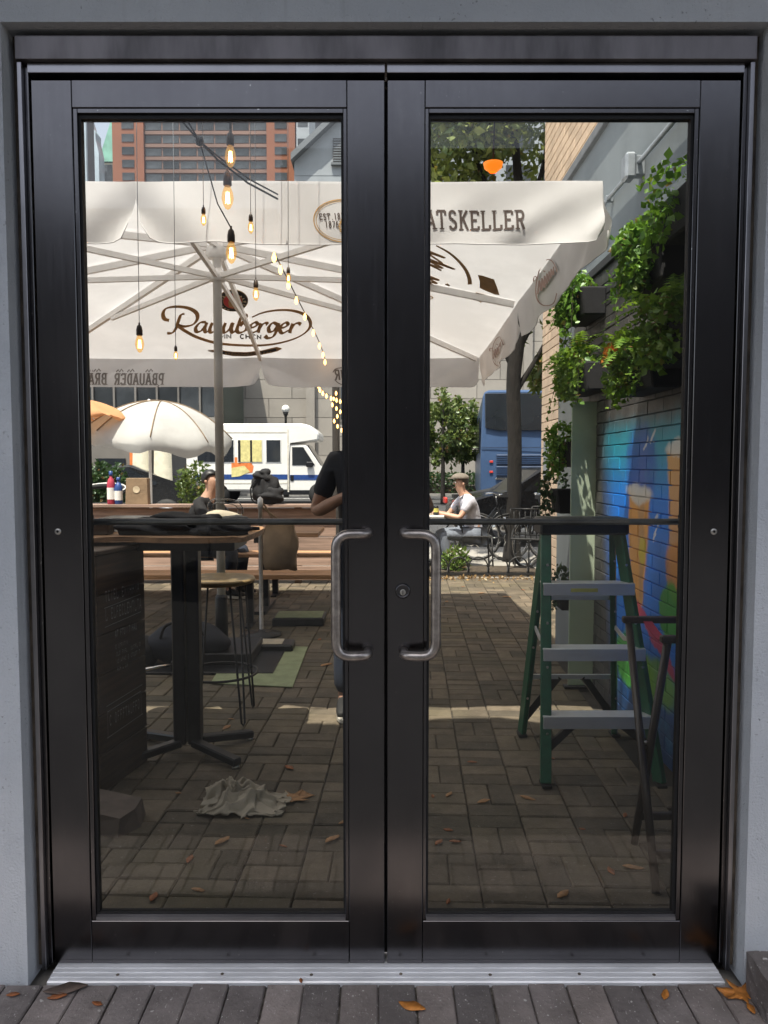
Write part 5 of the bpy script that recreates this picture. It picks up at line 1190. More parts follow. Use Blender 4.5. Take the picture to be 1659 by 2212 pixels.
# his table, chair, food
tx, ty = mx-.62, my
tb_ = thing('cafe_table', 'small pale topped cafe table in front of the seated man', 'table', (tx, ty, 0)); bm = BM(); bx(bm, -.33, .30, -.33, .33, .695, .72); fin(bm, 'table_top', 'van_white', tb_, bevel=.006); bm = BM(); lathe(bm, [(.2, 0), (.2, .02), (.03, .04), (.03, .694)], 16); fin(bm, 'pedestal', 'black_iron', tb_)
fd = thing('food_tray', 'paper food tray on the cafe table in front of the seated man', 'tray', (tx+.05, ty-.08, .7205)); bm = BM(); bx(bm, -.14, .12, -.11, .10, 0, .012); fin(bm, 'tray', 'rag_cloth', fd, bevel=.003); crumple('food', 'kraft', fd, (.06, .05, .025), 3, (0, 0, .03), .2, 2)
cnn = thing('drink_can', 'black and yellow drink can on the cafe table', 'can', (tx+.20, ty-.22, .7205)); bm = BM(); lathe(bm, [(.028, 0), (.033, .006), (.033, .11), (.026, .122)], 16); fin(bm, 'can', 'black_metal', cnn, True); bm = BM(); lathe(bm, [(.0336, .04), (.0336, .09)], 16, cap=False); fin(bm, 'printed_band', 'warn_yellow', cnn)
def wire_chair(x, y, rz, label):
    c = thing('cafe_chair', label, 'chair', (x, y, 0), rz, 'black metal cafe chairs by the street')
    bm = BM(); bx(bm, -.2, .2, -.2, .2, .425, .445); fin(bm, 'seat', 'black_iron', c, bevel=.004)
    for sx2 in (-1, 1):
        bm = BM(); tube(bm, smooth_path([(sx2*.2, .2, 0), (sx2*.19, .19, .44), (sx2*.18, .24, .82)], 4), .011, 6); fin(bm, 'leg', 'black_iron', c); bm = BM(); tube(bm, [(sx2*.19, -.19, .43), (sx2*.2, -.21, 0)], .011, 6); fin(bm, 'leg', 'black_iron', c)
    bm = BM(); tube(bm, [(-.18, .24, .82), (.18, .24, .82)], .011, 6)
    for k in range(5): tube(bm, [(-.14+k*.07, .235, .81), (-.14+k*.07, .195, .45)], .006, 5)
    fin(bm, 'backrest', 'black_iron', c)
wire_chair(mx+.12, my, radians(-90+180), 'black metal chair that the man in the flat cap sits on')
wire_chair(mx+.95, my+.25, radians(200), 'empty black metal chair behind the man in the flat cap')
wire_chair(mx+.75, my-.35, radians(160), 'empty black metal chair next to the tree trunk')
# woman at the picnic table, partly behind the umbrella pole
J = dict(pel=VV((0, .10, .51)), chest=VV((0, .03, .88)), neck=VV((0, -.02, 1.06)), head=VV((0, -.05, 1.185)),
         shL=VV((-.17, .02, .98)), shR=VV((.17, .02, .98)), elL=VV((-.22, -.15, .78)), elR=VV((.22, -.15, .78)), wrL=VV((-.08, -.36, .80)), wrR=VV((.08, -.36, .80)),
         hpL=VV((-.10, .06, .50)), hpR=VV((.10, .06, .50)), knL=VV((-.12, -.36, .50)), knR=VV((.12, -.36, .50)), anL=VV((-.12, -.30, .085)), anR=VV((.12, -.30, .085)))
pw, pwb = person('person with black hair in a charcoal top seated behind the umbrella pole', 'person', (at(447, 1035, 6.02).x, 6.02, 0), radians(72), J, 'black_cloth', 'denim', 'skin_fair', 'hair_black', short=False)

# ================================================================== BEYOND THE FENCE
# white droopy market umbrella
wc = at(322, 866, 9.5)
wu = thing('market_umbrella', 'bright white domed umbrella sagging beyond the plank fence', 'umbrella', (wc.x, wc.y, 0), radians(10))
def dome(parent, R, zt, zr, n, sag, m, name, seed, drop=.2):
    g = np.random.default_rng(seed); V, F = [], []; NR, NA = 9, n*6
    for i in range(NR+1):
        for j in range(NA):
            a = 2*pi*j/NA; t = i/NR; lob = abs(sin(a*n/2)); r = R*t*(1-.06*lob*t); z = zr+(zt-zr)*(1-t**2.1)-sag*lob*t*t+.02*sin(a*5+seed)*t
            V.append((r*cos(a), r*sin(a), z))
    for k in range(2):
        for j in range(NA):
            a = 2*pi*j/NA; lob = abs(sin(a*n/2)); V.append((R*(1-.06*lob)*cos(a)*(1-.02*k), R*(1-.06*lob)*sin(a)*(1-.02*k), zr-sag*lob-drop*(k+1)/2+.035*sin(a*9+k)))
    for i in range(NR+2):
        for j in range(NA): F.append((i*NA+j, i*NA+(j+1) % NA, (i+1)*NA+(j+1) % NA, (i+1)*NA+j))
    return npmesh(name, V, F, m, parent, True)
yu = thing('added_yard_umbrella', 'unseen white parasol added for its ghost reflection in the door glass', 'umbrella', (-2.3, -8.0, 0))  # parasol added behind the camera to put a pale reflection on the glass
dome(yu, 1.6, 2.75, 2.25, 8, .05, 'canvas_white', 'canopy', 9, .18); bm = BM(); lathe(bm, [(.025, 0), (.025, 2.72)], 12); fin(bm, 'pole', 'white_metal', yu); bm = BM(); lathe(bm, [(.3, 0), (.3, .08), (.04, .1)], 18); fin(bm, 'base', 'black_metal', yu)
zt = wc.z; dm = dome(wu, 1.05, zt, zt-.48, 8, .09, 'canvas_white', 'canopy', 2, .15); dm.rotation_euler = (radians(5), radians(5), 0)
for k in range(8):
    a = 2*pi*k/8; bm = BM(); tube(bm, [(1.054*t*cos(a), 1.054*t*sin(a), zt-.48+.48*(1-t**2.1)+.02*sin(a*5+2)*t+.006) for t in [i/10 for i in range(11)]], .008, 5); fin(bm, 'seam', 'kraft', wu).rotation_euler = (radians(5), radians(5), 0)
bm = BM(); lathe(bm, [(.022, 0), (.022, zt-.03), (.03, zt+.01), (.0, zt+.03)], 12, cap=False); fin(bm, 'pole', 'white_metal', wu)
bm = BM(); lathe(bm, [(.25, 0), (.25, .06), (.04, .1), (.03, .3)], 18); fin(bm, 'base', 'black_metal', wu)
for k in range(8):
    a = 2*pi*k/8; bm = BM(); tube(bm, [(0, 0, zt-.06), (.5*cos(a), .5*sin(a), zt-.19), (.94*cos(a), .94*sin(a), zt-.48)], .009, 5); fin(bm, 'rib', 'white_metal', wu).rotation_euler = (radians(5), radians(5), 0)
oc = at(165, 905, 8.8)
ou = thing('market_umbrella', 'peach orange umbrella edge beside the white domed one', 'umbrella', (oc.x, oc.y, 0)); zt = at(165, 862, 8.8).z
dome(ou, .75, zt, zt-.24, 8, .02, 'canvas_orange', 'canopy', 6, .02); bm = BM(); lathe(bm, [(.02, 0), (.02, zt)], 12); fin(bm, 'pole', 'white_metal', ou)
for k in range(8):
    a = 2*pi*k/8; bm = BM(); tube(bm, [(0, 0, zt-.04), (.72*cos(a), .72*sin(a), zt-.26)], .008, 5); fin(bm, 'rib', 'white_metal', ou)

# street tree
def limb_tree(label, loc, trunk, crown_blobs, lm, size, seed, spread=None, group=None, limbs=()):
    t = thing('street_tree', label, 'tree', loc, 0, group); bm = BM(); tube(bm, smooth_path([p[:3] for p in trunk], 4), [trunk[min(len(trunk)-1, i//4)][3]*(1-(i % 4)/4)+trunk[min(len(trunk)-1, i//4+1)][3]*((i % 4)/4) for i in range(len(trunk)*4-3)], 12)
    tk = fin(bm, 'trunk', 'bark', t, True)
    for L in limbs:
        bm = BM(); sp2 = smooth_path([p[:3] for p in L], 4); tube(bm, sp2, [L[0][3]*(1-.85*i/len(sp2)) for i in range(len(sp2))], 8); fin(bm, 'limb', 'bark', tk, True)
    P = []; g = np.random.default_rng(seed)
    for (c, r, n) in crown_blobs:
        for k in range(max(3, n//90)):
            cc = blob(c, r, 1, seed=int(g.integers(1e6)))[0]; P.append(blob(cc, np.array(r)*g.uniform(.18, .36), 90, seed=int(g.integers(1e6))))
    leaves('crown', np.concatenate(P), size, lm, t, .4, .6, seed=seed); return t
T = gnd(1105, 1212); TLx, TLy = T.x, T.y
limb_tree('tall street tree with a dark trunk in front of the blue bus', (TLx, TLy, -.004),
    [(0, 0, 0, .14), (.02, .02, .5, .105), (.03, 0, 1.6, .10), (.0, .0, 2.5, .10), (.05, 0, 3.2, .11), (.1, .05, 4.5, .08), (.0, .1, 6.0, .05), (-.1, .1, 7.4, .02)],
    [((.2, .2, 6.2), (1.5, 1.4, 1.3), 5200), ((-1.0, .3, 6.0), (1.0, 1.1, 1.1), 2600), ((.3, .2, 7.8), (1.5, 1.4, 1.0), 3400), ((-.9, .0, 7.2), (1.1, 1.1, 1.1), 2200), ((1.0, .4, 4.2), (1.1, 1.1, .9), 1800), ((.35, .35, 3.1), (.55, .6, .5), 900), ((-.85, .4, 3.5), (.5, .6, .45), 600), ((.5, .2, 2.5), (.3, .4, .4), 350)],
    'tree_leaf_bright', .12, 41, limbs=[[(.03, 0, 2.7, .07), (-.4, .1, 3.7, .05), (-.9, .2, 5.0, .03), (-1.4, .3, 6.4, .02)], [(.05, 0, 3.0, .07), (.5, .1, 3.9, .05), (1.0, .1, 5.2, .03), (1.2, .2, 6.6, .02)], [(.1, .05, 4.5, .05), (-.5, .2, 5.6, .03), (-.7, .3, 7.2, .015)], [(.1, .05, 4.6, .05), (.45, .1, 5.8, .03), (.4, .2, 7.4, .015)], [(.03, 0, 2.4, .05), (.35, .1, 2.9, .035), (.6, .1, 3.4, .02)]])
for (u, v0, v1, Y, lab, sd) in ((957, 840, 1095, 27, 'small round street tree beside the blue bus', 51), (1000, 850, 1090, 30, 'thin pale tree behind the small round street tree', 53), (905, 830, 1095, 31, 'dark street tree half hidden by the meeting stiles', 57)):
    c = at(u, 1004, Y-D); top = at(u, v0, Y-D).z
    limb_tree(lab, (c.x, c.y, 0), [(0, 0, 0, .09), (0, 0, 1.2, .07), (0, 0, top*.6, .05), (0, 0, top*.9, .02)], [((0, 0, top*.66), (.75, .75, top*.30), 2600), ((.3, 0, top*.5), (.5, .6, .5), 700)], 'tree_leaf', .16, sd)
# hedge
hg = thing('hedge', 'clipped low hedge on the far side of the street', 'hedge', (4.6, 33.6, .06)); bm = BM(); bx(bm, -4.2, 2.5, -.25, .25, 0, .35); fin(bm, 'branches', 'twig', hg)
P = RNG.uniform((-4.3, -.4, .03), (2.6, .4, .95), (5200, 3)); leaves('foliage', P, .13, 'dark_leaf', hg, .1, .7)
# planting bed with hoop fence
bm = BM(); bx(bm, .25, 1.93, 7.42, 8.0, -.003, .05); bed = fin(bm, 'planting_bed', 'soil'); kind(bed, 'structure')
hf = thing('hoop_fence', 'row of low black iron hoops along the planting bed', 'fence', (0, 7.37, 0))
for k in range(7):
    x = .42+k*.245; bm = BM(); tube(bm, [(x-.115, 0, -.003), (x-.115, 0, .12)]+[(x+.115*cos(a), 0, .12+.12*sin(a)) for a in [pi-pi*i/12 for i in range(13)]]+[(x+.115, 0, .12), (x+.115, 0, -.003)], .010, 6); fin(bm, 'hoop', 'black_iron', hf, True)
bm = BM(); bx(bm, .28, 1.93, -.02, .02, .02, .045); fin(bm, 'rail', 'black_iron', hf)
fl_ = thing('flowering_plant', 'bright green plant with white flowers in the hoop fenced bed', 'plant', tuple(at(983, 1230, 7.6)[:2])+(.05,)); leaves('foliage', blob((0, 0, .12), (.18, .14, .16), 620, seed=3), .075, 'grass_leaf', fl_, -.4, .3); leaves('flower', blob((0, -.03, .24), (.14, .1, .05), 40, seed=4), .035, 'rubber_white_leaf' if 'rubber_white_leaf' in MATS else 'chalk', fl_, 0, .9)
bm = BM()
for k in range(9): tube(bm, [(0, 0, 0), (.1*cos(k), .08*sin(k), .2)], .003, 4)
fin(bm, 'stem', 'twig', fl_)
lt_ = leaves('leaf_litter', np.column_stack([RNG.uniform(.1, 1.9, 520), RNG.normal(7.20, .10, 520), RNG.uniform(.0, .012, 520)]), .035, 'litter', None, 0, .6); kind(lt_, 'stuff')
# bicycles
def bicycle(x, y, rz, label):
    b = thing('bicycle', label, 'bicycle', (x, y, -.003), rz, 'bicycles parked behind the hoop fence')
    for xx in (-.52, .52):
        bm = BM(); tube(bm, [(xx+.33*cos(2*pi*k/28), 0, .345+.33*sin(2*pi*k/28)) for k in range(28)], .017, 6, closed=True); wh = fin(bm, 'tyre', 'rubber_black', b, True)
        bm = BM(); tube(bm, [(xx+.305*cos(2*pi*k/28), 0, .345+.305*sin(2*pi*k/28)) for k in range(28)], .008, 5, closed=True)
        for k in range(12): a = 2*pi*k/12; tube(bm, [(xx, 0, .345), (xx+.3*cos(a), 0, .345+.3*sin(a))], .002, 3)
        fin(bm, 'rim', 'chrome', wh)
    bm = BM(); tube(bm, [(-.52, 0, .345), (-.05, 0, .33), (.36, 0, .80), (-.15, 0, .80), (-.05, 0, .33)], .015, 6); tube(bm, [(-.52, 0, .345), (-.15, 0, .80)], .012, 6); tube(bm, [(.52, 0, .345), (.36, 0, .80), (.33, 0, .93)], .014, 6); fin(bm, 'frame', 'car_black', b, True)
    bm = BM(); tube(bm, [(-.15, 0, .8), (-.18, 0, .92)], .012, 6); box(bm, (-.18, 0, .94), (.24, .12, .05)); fin(bm, 'saddle', 'black_cloth', b, bevel=.0)
    bm = BM(); tube(bm, smooth_path([(.28, -.28, .96), (.35, -.2, .97), (.34, 0, .95), (.35, .2, .97), (.28, .28, .96)], 4), .012, 6); fin(bm, 'handlebar', 'chrome', b, True)
    bm = BM(); tube(bm, [(-.05+.09*cos(2*pi*k/14), -.03, .33+.09*sin(2*pi*k/14)) for k in range(14)], .006, 4, closed=True); tube(bm, [(-.05, -.05, .33), (.06, -.06, .22)], .008, 5); fin(bm, 'crank', 'steel_bright', b)
bicycle(1.25, 8.75, radians(12), 'dark bicycle parked between the seated man and the tree trunk'); bicycle(1.85, 8.9, radians(-10), 'dark bicycle parked behind the tree trunk by the tan bricks'); bicycle(2.3, 8.5, radians(40), 'bicycle half hidden behind the tan brick corner')
# parked dark car beyond the man
def car(x, y, rz, label, m, L=4.4):
    c = thing('parked_car', label, 'car', (x, y, -.045), rz); h = L/2
    side = [(-h, .32), (-h+.05, .70), (-h+.35, .86), (-h+.95, .92), (-h+1.45, 1.36), (h-1.65, 1.42), (h-.75, 1.02), (h-.08, .92), (h, .60), (h-.03, .32)]
    bm = BM(); prism(bm, [(a, -.88, z) for a, z in side], (0, 1.76, 0)); fin(bm, 'body', m, c, bevel=.05)
    for s in (-1, 1):
        bm = BM(); ys = s*.888; prism(bm, [(-h+1.15, ys, .96), (-h+1.52, ys, 1.31), (h-1.72, ys, 1.36), (h-1.05, ys, 1.02), (h-1.1, ys, .97)], (0, s*.006, 0)); fin(bm, 'side_window', 'dark_window', c)
    for xx in (-h+.8, h-.85):
        for s in (-1, 1):
            bm = BM(); lathe(bm, [(.2, -.1), (.32, -.1), (.33, -.05), (.33, .05), (.32, .1), (.2, .1)], 20); o = fin(bm, 'tyre', 'rubber_black', c, True); o.location = (xx, s*.84, .33); o.rotation_euler = (pi/2, 0, 0)
            bm = BM(); lathe(bm, [(.03, .0), (.2, .02), (.2, .0)], 14); r_ = fin(bm, 'rim', 'chrome', o, True); r_.location = (0, 0, .1*(-s))
    for s in (-1, 1):
        bm = BM(); box(bm, (h-.02, s*.62, .72), (.06, .32, .12)); fin(bm, 'headlight', 'chrome', c, bevel=.02)
        bm = BM(); box(bm, (-h+.0, s*.62, .74), (.06, .28, .12)); fin(bm, 'tail_light', 'tail_red', c, bevel=.02)
car(3.4, 12.2, radians(3), 'black parked car at the kerb behind the bicycles', 'car_black'); car(-6.2, 16.0, radians(0), 'black car parked by the street beyond the white umbrella', 'car_black')
car(-9.0, 21.5, 0, 'white car in the street behind the black car', 'car_white')

# shuttle van
vc = at(565, 1004, 25.0); vz = lambda v: at(600, v, 25.0).z
vx = lambda u: at(u, 1004, 25.0).x
va = thing('shuttle_van', 'white shuttle van with a blue side stripe in the street', 'van', (0, 0, -.045)); XL, XR = vx(395), vx(712); yv = 25.0; W2 = 2.2
def slab(pts, y0, y1, name, m, bv=.05, par=va):
    bm = BM(); prism(bm, [(x, y0, z) for x, z in pts], (0, y1-y0, 0)); return fin(bm, name, m, par, bevel=bv)
vt = vz(912)
body = slab([(XL, .50), (vx(623), .50), (vx(623), vt-.62), (vx(688), vt-.60), (vx(690), vt-.35), (vx(672), vt-.08), (vx(655), vt), (XL, vt)], yv, yv+W2, 'coach_body', 'van_white', .06)
cab = slab([(vx(624), .48), (vx(716), .48), (vx(720), vz(1035)), (vx(713), vz(1012)), (vx(690), vz(1004)), (vx(662), vz(958)), (vx(624), vz(958))], yv+.04, yv+W2-.04, 'cab', 'van_white', .04)
def vrect(u0, u1, v0, v1, y, name, m, par, dy=.02, bv=.03): 
    bm = BM(); bx(bm, vx(u0), vx(u1), y-dy, y, vz(v1), vz(v0)); return fin(bm, name, m, par, bevel=bv)
for (u0, u1) in ((425, 470), (479, 507), (513, 568), (574, 608)):
    fr2 = vrect(u0, u1, 946, 997, yv-.001, 'window', 'van_white', va, .012); vrect(u0+2, u1-2, 948, 995, yv-.014, 'pane', 'dark_window' if u0 != 513 else 'poster_reflection_yellow', fr2, .01, .0)  # one pane coloured yellow as a painted reflection
vrect(515, 520, 948, 995, yv-.026, 'window_bar', 'black_metal', va, .01, 0); vrect(541, 545, 948, 995, yv-.026, 'window_bar', 'black_metal', va, .01, 0)
vrect(XL and 420, 622, 1022, 1033, yv-.001, 'stripe', 'van_blue', va, .006, 0); vrect(626, 712, 1023, 1034, yv+.035, 'stripe', 'van_blue', va, .006, 0)
bm = BM(); prism(bm, [(vx(u), yv+.036, vz(v)) for u, v in ((631, 963), (655, 963), (680, 1002), (631, 1002))], (0, -.012, 0)); fin(bm, 'cab_window', 'window_grey', va)
bm = BM(); prism(bm, [(vx(u), yv+.3, vz(v)) for u, v in ((664, 958), (693, 1003), (690, 1004.5), (661, 959.5))], (0, 1.6, 0)); fin(bm, 'windscreen', 'dark_window', va)
vrect(430, 620, 1040, 1042, yv-.001, 'trim_line', 'van_cream', va, .008, 0); vrect(425, 620, 930, 932, yv-.001, 'trim_line', 'van_cream', va, .008, 0); vrect(621, 624, 925, 1060, yv+.0, 'door_pillar', 'van_cream', va, .01, 0)
vrect(662, 676, 995, 1006, yv+.0, 'mirror', 'black_metal', va, .12, .02); vrect(627, 634, 1024, 1036, yv+.028, 'door_handle', 'black_metal', va, .01, 0)
bm = BM(); prism(bm, [(vx(u), yv-.002, vz(v)) for u, v in ((500, 985), (535, 985), (548, 1005), (545, 1018), (500, 1022))], (0, -.006, 0)); fin(bm, 'poster', 'poster_orange', va)
bm = BM(); prism(bm, [(vx(u), yv-.009, vz(v)) for u, v in ((500, 1008), (528, 1003), (540, 1016), (518, 1026), (500, 1028))], (0, -.006, 0)); fin(bm, 'poster', 'poster_reflection_yellow', va)
for u in (470, 690):
    for s in (.12, W2-.12):
        bm = BM(); lathe(bm, [(.2, -.12), (.38, -.12), (.4, 0), (.38, .12), (.2, .12)], 22); o = fin(bm, 'tyre', 'rubber_black', va, True); o.location = (vx(u), yv+s, .40); o.rotation_euler = (pi/2, 0, 0)
        bm = BM(); lathe(bm, [(.02, .05), (.2, .1), (.2, .0)], 14); r_ = fin(bm, 'rim', 'chrome', o, True)
vrect(560, 716, 1056, 1066, yv+.03, 'side_step', 'black_metal', va, .02, 0)

# blue coach
Yb = 19.0; bxu = lambda u: at(u, 1004, Yb).x; bz = lambda v: at(1100, v, Yb).z
bu = thing('coach_bus', 'blue coach bus seen from behind, standing past the tree trunk', 'bus', (bxu(1038), Yb, -.045), radians(-6)); BW = 2.55; Hb = bz(842)+.045
bm = BM(); prism(bm, [(.0, 0, .42), (BW, 0, .42), (BW, -.02, 1.6), (BW-.05, .06, Hb-.12), (BW-.15, .10, Hb), (.15, .10, Hb), (.05, .06, Hb-.12), (0, -.02, 1.6)], (0, 11.5, 0)); fin(bm, 'body', 'bus_blue', bu, bevel=.06)
q = lambda v: bz(v)+.045
def brect(x0, x1, v0, v1, name, m, dy=.03, par=bu, bv=.02, y0=-.03):
    bm = BM(); bx(bm, x0, x1, y0-dy, y0, q(v1), q(v0)); return fin(bm, name, m, par, bevel=bv)
bm = BM(); prism(bm, [(x, -.02, z) for x, z in ((.12, q(925)), (.5, q(930)), (BW-.5, q(930)), (BW-.12, q(925)), (BW-.10, q(850)), (.10, q(850)))], (0, -.03, 0)); fin(bm, 'rear_window', 'dark_window', bu, bevel=.02)
for v0, v1 in ((982, 1004), (1007, 1030)):
    gr_ = brect(.42, BW-.42, v0, v1, 'engine_grille', 'bus_dark')
    for k in range(5): brect(.44, BW-.44, v0+2+k*4, v0+3+k*4, 'louvre', 'bus_blue', .015, gr_, 0, -.061)
brect(.40, BW-.40, 1032, 1036, 'bumper_strip', 'chrome'); brect(.02, BW-.02, 966, 968, 'panel_line', 'bus_dark', .012, bu, 0)
for s in (0, 1):
    x = .24 if s == 0 else BW-.32
    for v in (995, 1017): brect(x, x+.10, v, v+5, 'tail_light', 'tail_red', .02)
brect(1.2, 1.5, 1056, 1062, 'number_plate', 'van_white', .02)
for yy in (1.0, 3.4, 5.6, 8.0):
    bm = BM(); bx(bm, -.035, -.005, yy, yy+2.2, 1.75, 2.75); fin(bm, 'side_window', 'dark_window', bu)
for yy in (2.2, 9.2):
    for xx in (.18, BW-.18):
        bm = BM(); lathe(bm, [(.25, -.14), (.48, -.14), (.5, 0), (.48, .14), (.25, .14)], 22); o = fin(bm, 'tyre', 'rubber_black', bu, True); o.location = (xx, yy, .5); o.rotation_euler = (0, pi/2, 0)
bm = BM(); bx(bm, -.22, -.06, 11.1, 11.3, 2.2, 2.9); fin(bm, 'mirror', 'black_metal', bu)

# ================================================================== BUILDINGS
fcY = 38.2
fb2 = thing('stone_building', 'long beige stone building across the street behind the van', 'building', (0, fcY, 0))
bm = BM(); bx(bm, -70, 60, .06, 14, 0, 15.2); fin(bm, 'wall', 'far_stone_dark', fb2)
bm = BM()
for j in range(12):
    for i in range(-12, 20): bx(bm, i*2.4+(1.2 if j % 2 else 0)-2.37, i*2.4+(1.2 if j % 2 else 0), .0, .09, .9+j*.98, .9+j*.98+.955)
st = fin(bm, 'stone_block', 'far_stone', fb2); kind(st, 'stuff')
bm = BM(); bx(bm, -70, 60, -.25, .0, 0, .88); fin(bm, 'plinth', 'far_stone_dark', fb2)
for i in range(-9, 7):
    x = i*5.6+1.8; bm = BM(); bx(bm, x-.22, x+.22, -.35, -.001, .881, 11.8); fin(bm, 'pilaster', 'far_stone', fb2)
    if i % 2: bm = BM(); bx(bm, x+1.4, x+4.2, -.06, -.001, 3.6, 6.6); wf = fin(bm, 'window', 'far_stone_dark', fb2); bm = BM(); bx(bm, x+1.55, x+4.05, -.075, -.0605, 3.75, 6.45); fin(bm, 'pane', 'dark_window', wf)
bm = BM(); bx(bm, -70, 60, -.5, .0, 12.7, 13.3); fin(bm, 'cornice', 'far_stone', fb2)
for (u, lab) in ((618, 'globe street lamp in front of the stone building'),):
    p = at(u, 1004, 30.8); sl_ = thing('street_lamp', lab, 'street lamp', (p.x, p.y, 0)); zt = at(u, 885, 30.8).z; bm = BM(); lathe(bm, [(.12, 0), (.12, .3), (.06, .4), (.05, zt-.3), (.1, zt-.2), (.12, zt-.1)], 12); fin(bm, 'column', 'black_iron', sl_, True); bm = BM(); bmesh.ops.create_uvsphere(bm, u_segments=14, v_segments=10, radius=.17, matrix=Matrix.Translation((0, 0, zt+.03))); fin(bm, 'globe', 'van_white', sl_, True)
# shopfront left: columns, orange door
sf = thing('shop_front', 'cream columned shop front with an orange door panel beyond the fence', 'building', (0, 15.5, 0)); X_ = lambda u: at(u, 1004, 15.5).x; Z_ = lambda v: at(250, v, 15.5).z
bm = BM(); bx(bm, X_(60), X_(330), .3, 3, 0, Z_(925)); fin(bm, 'wall', 'far_stone_dark', sf)
for u in (306, 352, 120):
    bm = BM(); lathe(bm, [(.34, 0), (.34, .4), (.22, .45), (.18, Z_(930))], 20); o = fin(bm, 'column', 'tower_cream', sf, True); o.location = (X_(u), 0, 0)
bm = BM(); bx(bm, X_(272), X_(292), .27, .299, .2, Z_(940)); fin(bm, 'door', 'poster_orange', sf); bm = BM(); bx(bm, X_(200), X_(262), .27, .299, .9, Z_(990)); wf = fin(bm, 'window', 'dark_window', sf)
for (u, lab, sd) in ((208, 'dark potted shrub nearest the hinge side beyond the fence', 61), (240, 'potted shrub with bright tips beyond the bottles', 63), (425, 'round potted bush by the seated person beyond the fence', 65)):
    p = at(u, 1060, 11.5); t = thing('potted_shrub', lab, 'plant', (p.x, p.y, 0)); bm = BM(); lathe(bm, [(.14, 0), (.2, .4), (.21, .42), (.17, .42)], 16); fin(bm, 'pot', 'black_metal', t, True); leaves('foliage', blob((0, 0, .95), (.36, .36, .48), 900, seed=sd), .09, 'dark_leaf' if sd < 65 else 'tree_leaf', t, 0, .6)
    bm = BM(); tube(bm, [(0, 0, .4), (0, 0, 1.0)], .02, 6); fin(bm, 'stem', 'twig', t)

# dark glazed block behind the white umbrella
db = thing('glazed_block', 'dark green glazed shop block behind the white domed umbrella', 'building', (0, 31.5, .06)); kX = lambda u: at(u, 1004, 31.5).x
bm = BM(); bx(bm, kX(60), kX(478), .05, 5.5, 0, 9.5); fin(bm, 'wall', 'glazed_wall', db)
for i in range(9):
    u0 = 70+i*46
    bm = BM(); bx(bm, kX(u0), kX(u0+40), -.02, .049, .5, 3.0); wf = fin(bm, 'window', 'dark_window', db)
    bm = BM(); bx(bm, kX(u0), kX(u0+40), -.02, .049, 3.4, 6.4); fin(bm, 'window', 'window_grey', db)
    bm = BM(); bx(bm, kX(u0+41), kX(u0+45), -.12, .0, 0, 9.4); fin(bm, 'mullion', 'far_stone_dark', db)
bm = BM(); bx(bm, kX(60), kX(478), -.25, -.13, 3.02, 3.36); fin(bm, 'fascia', 'far_stone', db)
# towers
DT = 168.0; tX = lambda u: at(u, 1004, DT).x; tZ = lambda v: at(450, v, DT).z
tw = thing('brick_tower', 'red brown brick tower block with grey window bands', 'building', (0, DT, 0)); Ht = 96.0
r0, r1, r2, r3 = tX(257), tX(323), tX(582), tX(642)
bm = BM(); bx(bm, r0, r1, 0, 24, 0, Ht); fin(bm, 'wall', 'tower_brick', tw); bm = BM(); bx(bm, r2, r3, 0, 24, 0, Ht); fin(bm, 'wall', 'tower_brick', tw)
bm = BM(); bx(bm, r1+.01, r2-.01, .8, 24, 0, Ht); fin(bm, 'window_bay_wall', 'tower_spandrel', tw)
bm = BM()
for k in range(int(Ht/.9)): bx(bm, r3+.02, r3+4.2, 1.0, 22, k*.9, k*.9+.5)
fin(bm, 'side_louvre', 'tower_dark', tw)
def wmesh(w, h, d=.25):
    bm = BM(); bx(bm, -w/2, w/2, -d, 0, -h/2, h/2); me = bpy.data.meshes.new('window'); bm.to_mesh(me); bm.free(); me.materials.append(MATS['window_grey']); return me
fh = (tZ(256)-tZ(284)); wm1 = wmesh(2.6, 1.6, .12); wm2 = wmesh((r2-r1)/7-.35, 1.55, .12)
for j in range(13):
    z = tZ(270)+fh*(j-8)
    if z > Ht-1: break
    for x in ((r0+r1)/2, (r2+r3)/2):
        o = bpy.data.objects.new('window', wm1); COL.objects.link(o); o.parent = tw; o.location = (x, -.01, z)
    for i in range(7):
        o = bpy.data.objects.new('window', wm2); COL.objects.link(o); o.parent = tw; o.location = (r1+(r2-r1)*(i+.5)/7, .79, z)
bm = BM()
for j in range(13): bx(bm, r1+.02, r2-.02, .55, .79, tZ(270)+fh*(j-8)-fh*.5-.35, tZ(270)+fh*(j-8)-fh*.5+.35)
fin(bm, 'spandrel_band', 'tower_spandrel', tw)
gt = thing('spire_tower', 'old cream tower with a green copper spire beside the brick tower', 'building', (0, 230, 0)); gX = lambda u: at(u, 1004, 230).x; gZ = lambda v: at(240, v, 230).z
bm = BM(); bx(bm, gX(226), gX(300), 0, 5, 0, gZ(352)); fin(bm, 'shaft', 'tower_cream', gt)
bm = BM(); prism(bm, [(gX(223), -.5, gZ(350)), (gX(300), -.5, gZ(350)), (gX(300), -.5, gZ(150)), (gX(272), -.5, gZ(150)), (gX(258), -.5, gZ(256)), (gX(236), -.5, gZ(325))], (0, 6, 0)); bm.faces.ensure_lookup_table(); fin(bm, 'spire', 'copper_green', gt)
wm3 = wmesh(1.4, 3.0, .3)
for j in range(5):
    for i in range(3):
        o = bpy.data.objects.new('window', wm3); COL.objects.link(o); o.parent = gt; o.location = (gX(233+i*9), -.01, gZ(368+j*14))
dt_ = thing('dark_tower', 'dark glass tower with curved pale edge at the hinge side of the view', 'building', (0, 120, 0)); dX = lambda u: at(u, 1004, 120).x; dZ = lambda v: at(190, v, 120).z
bm = BM(); bx(bm, dX(100), dX(204), 0, 3, 0, 75); fin(bm, 'wall', 'tower_dark', dt_)
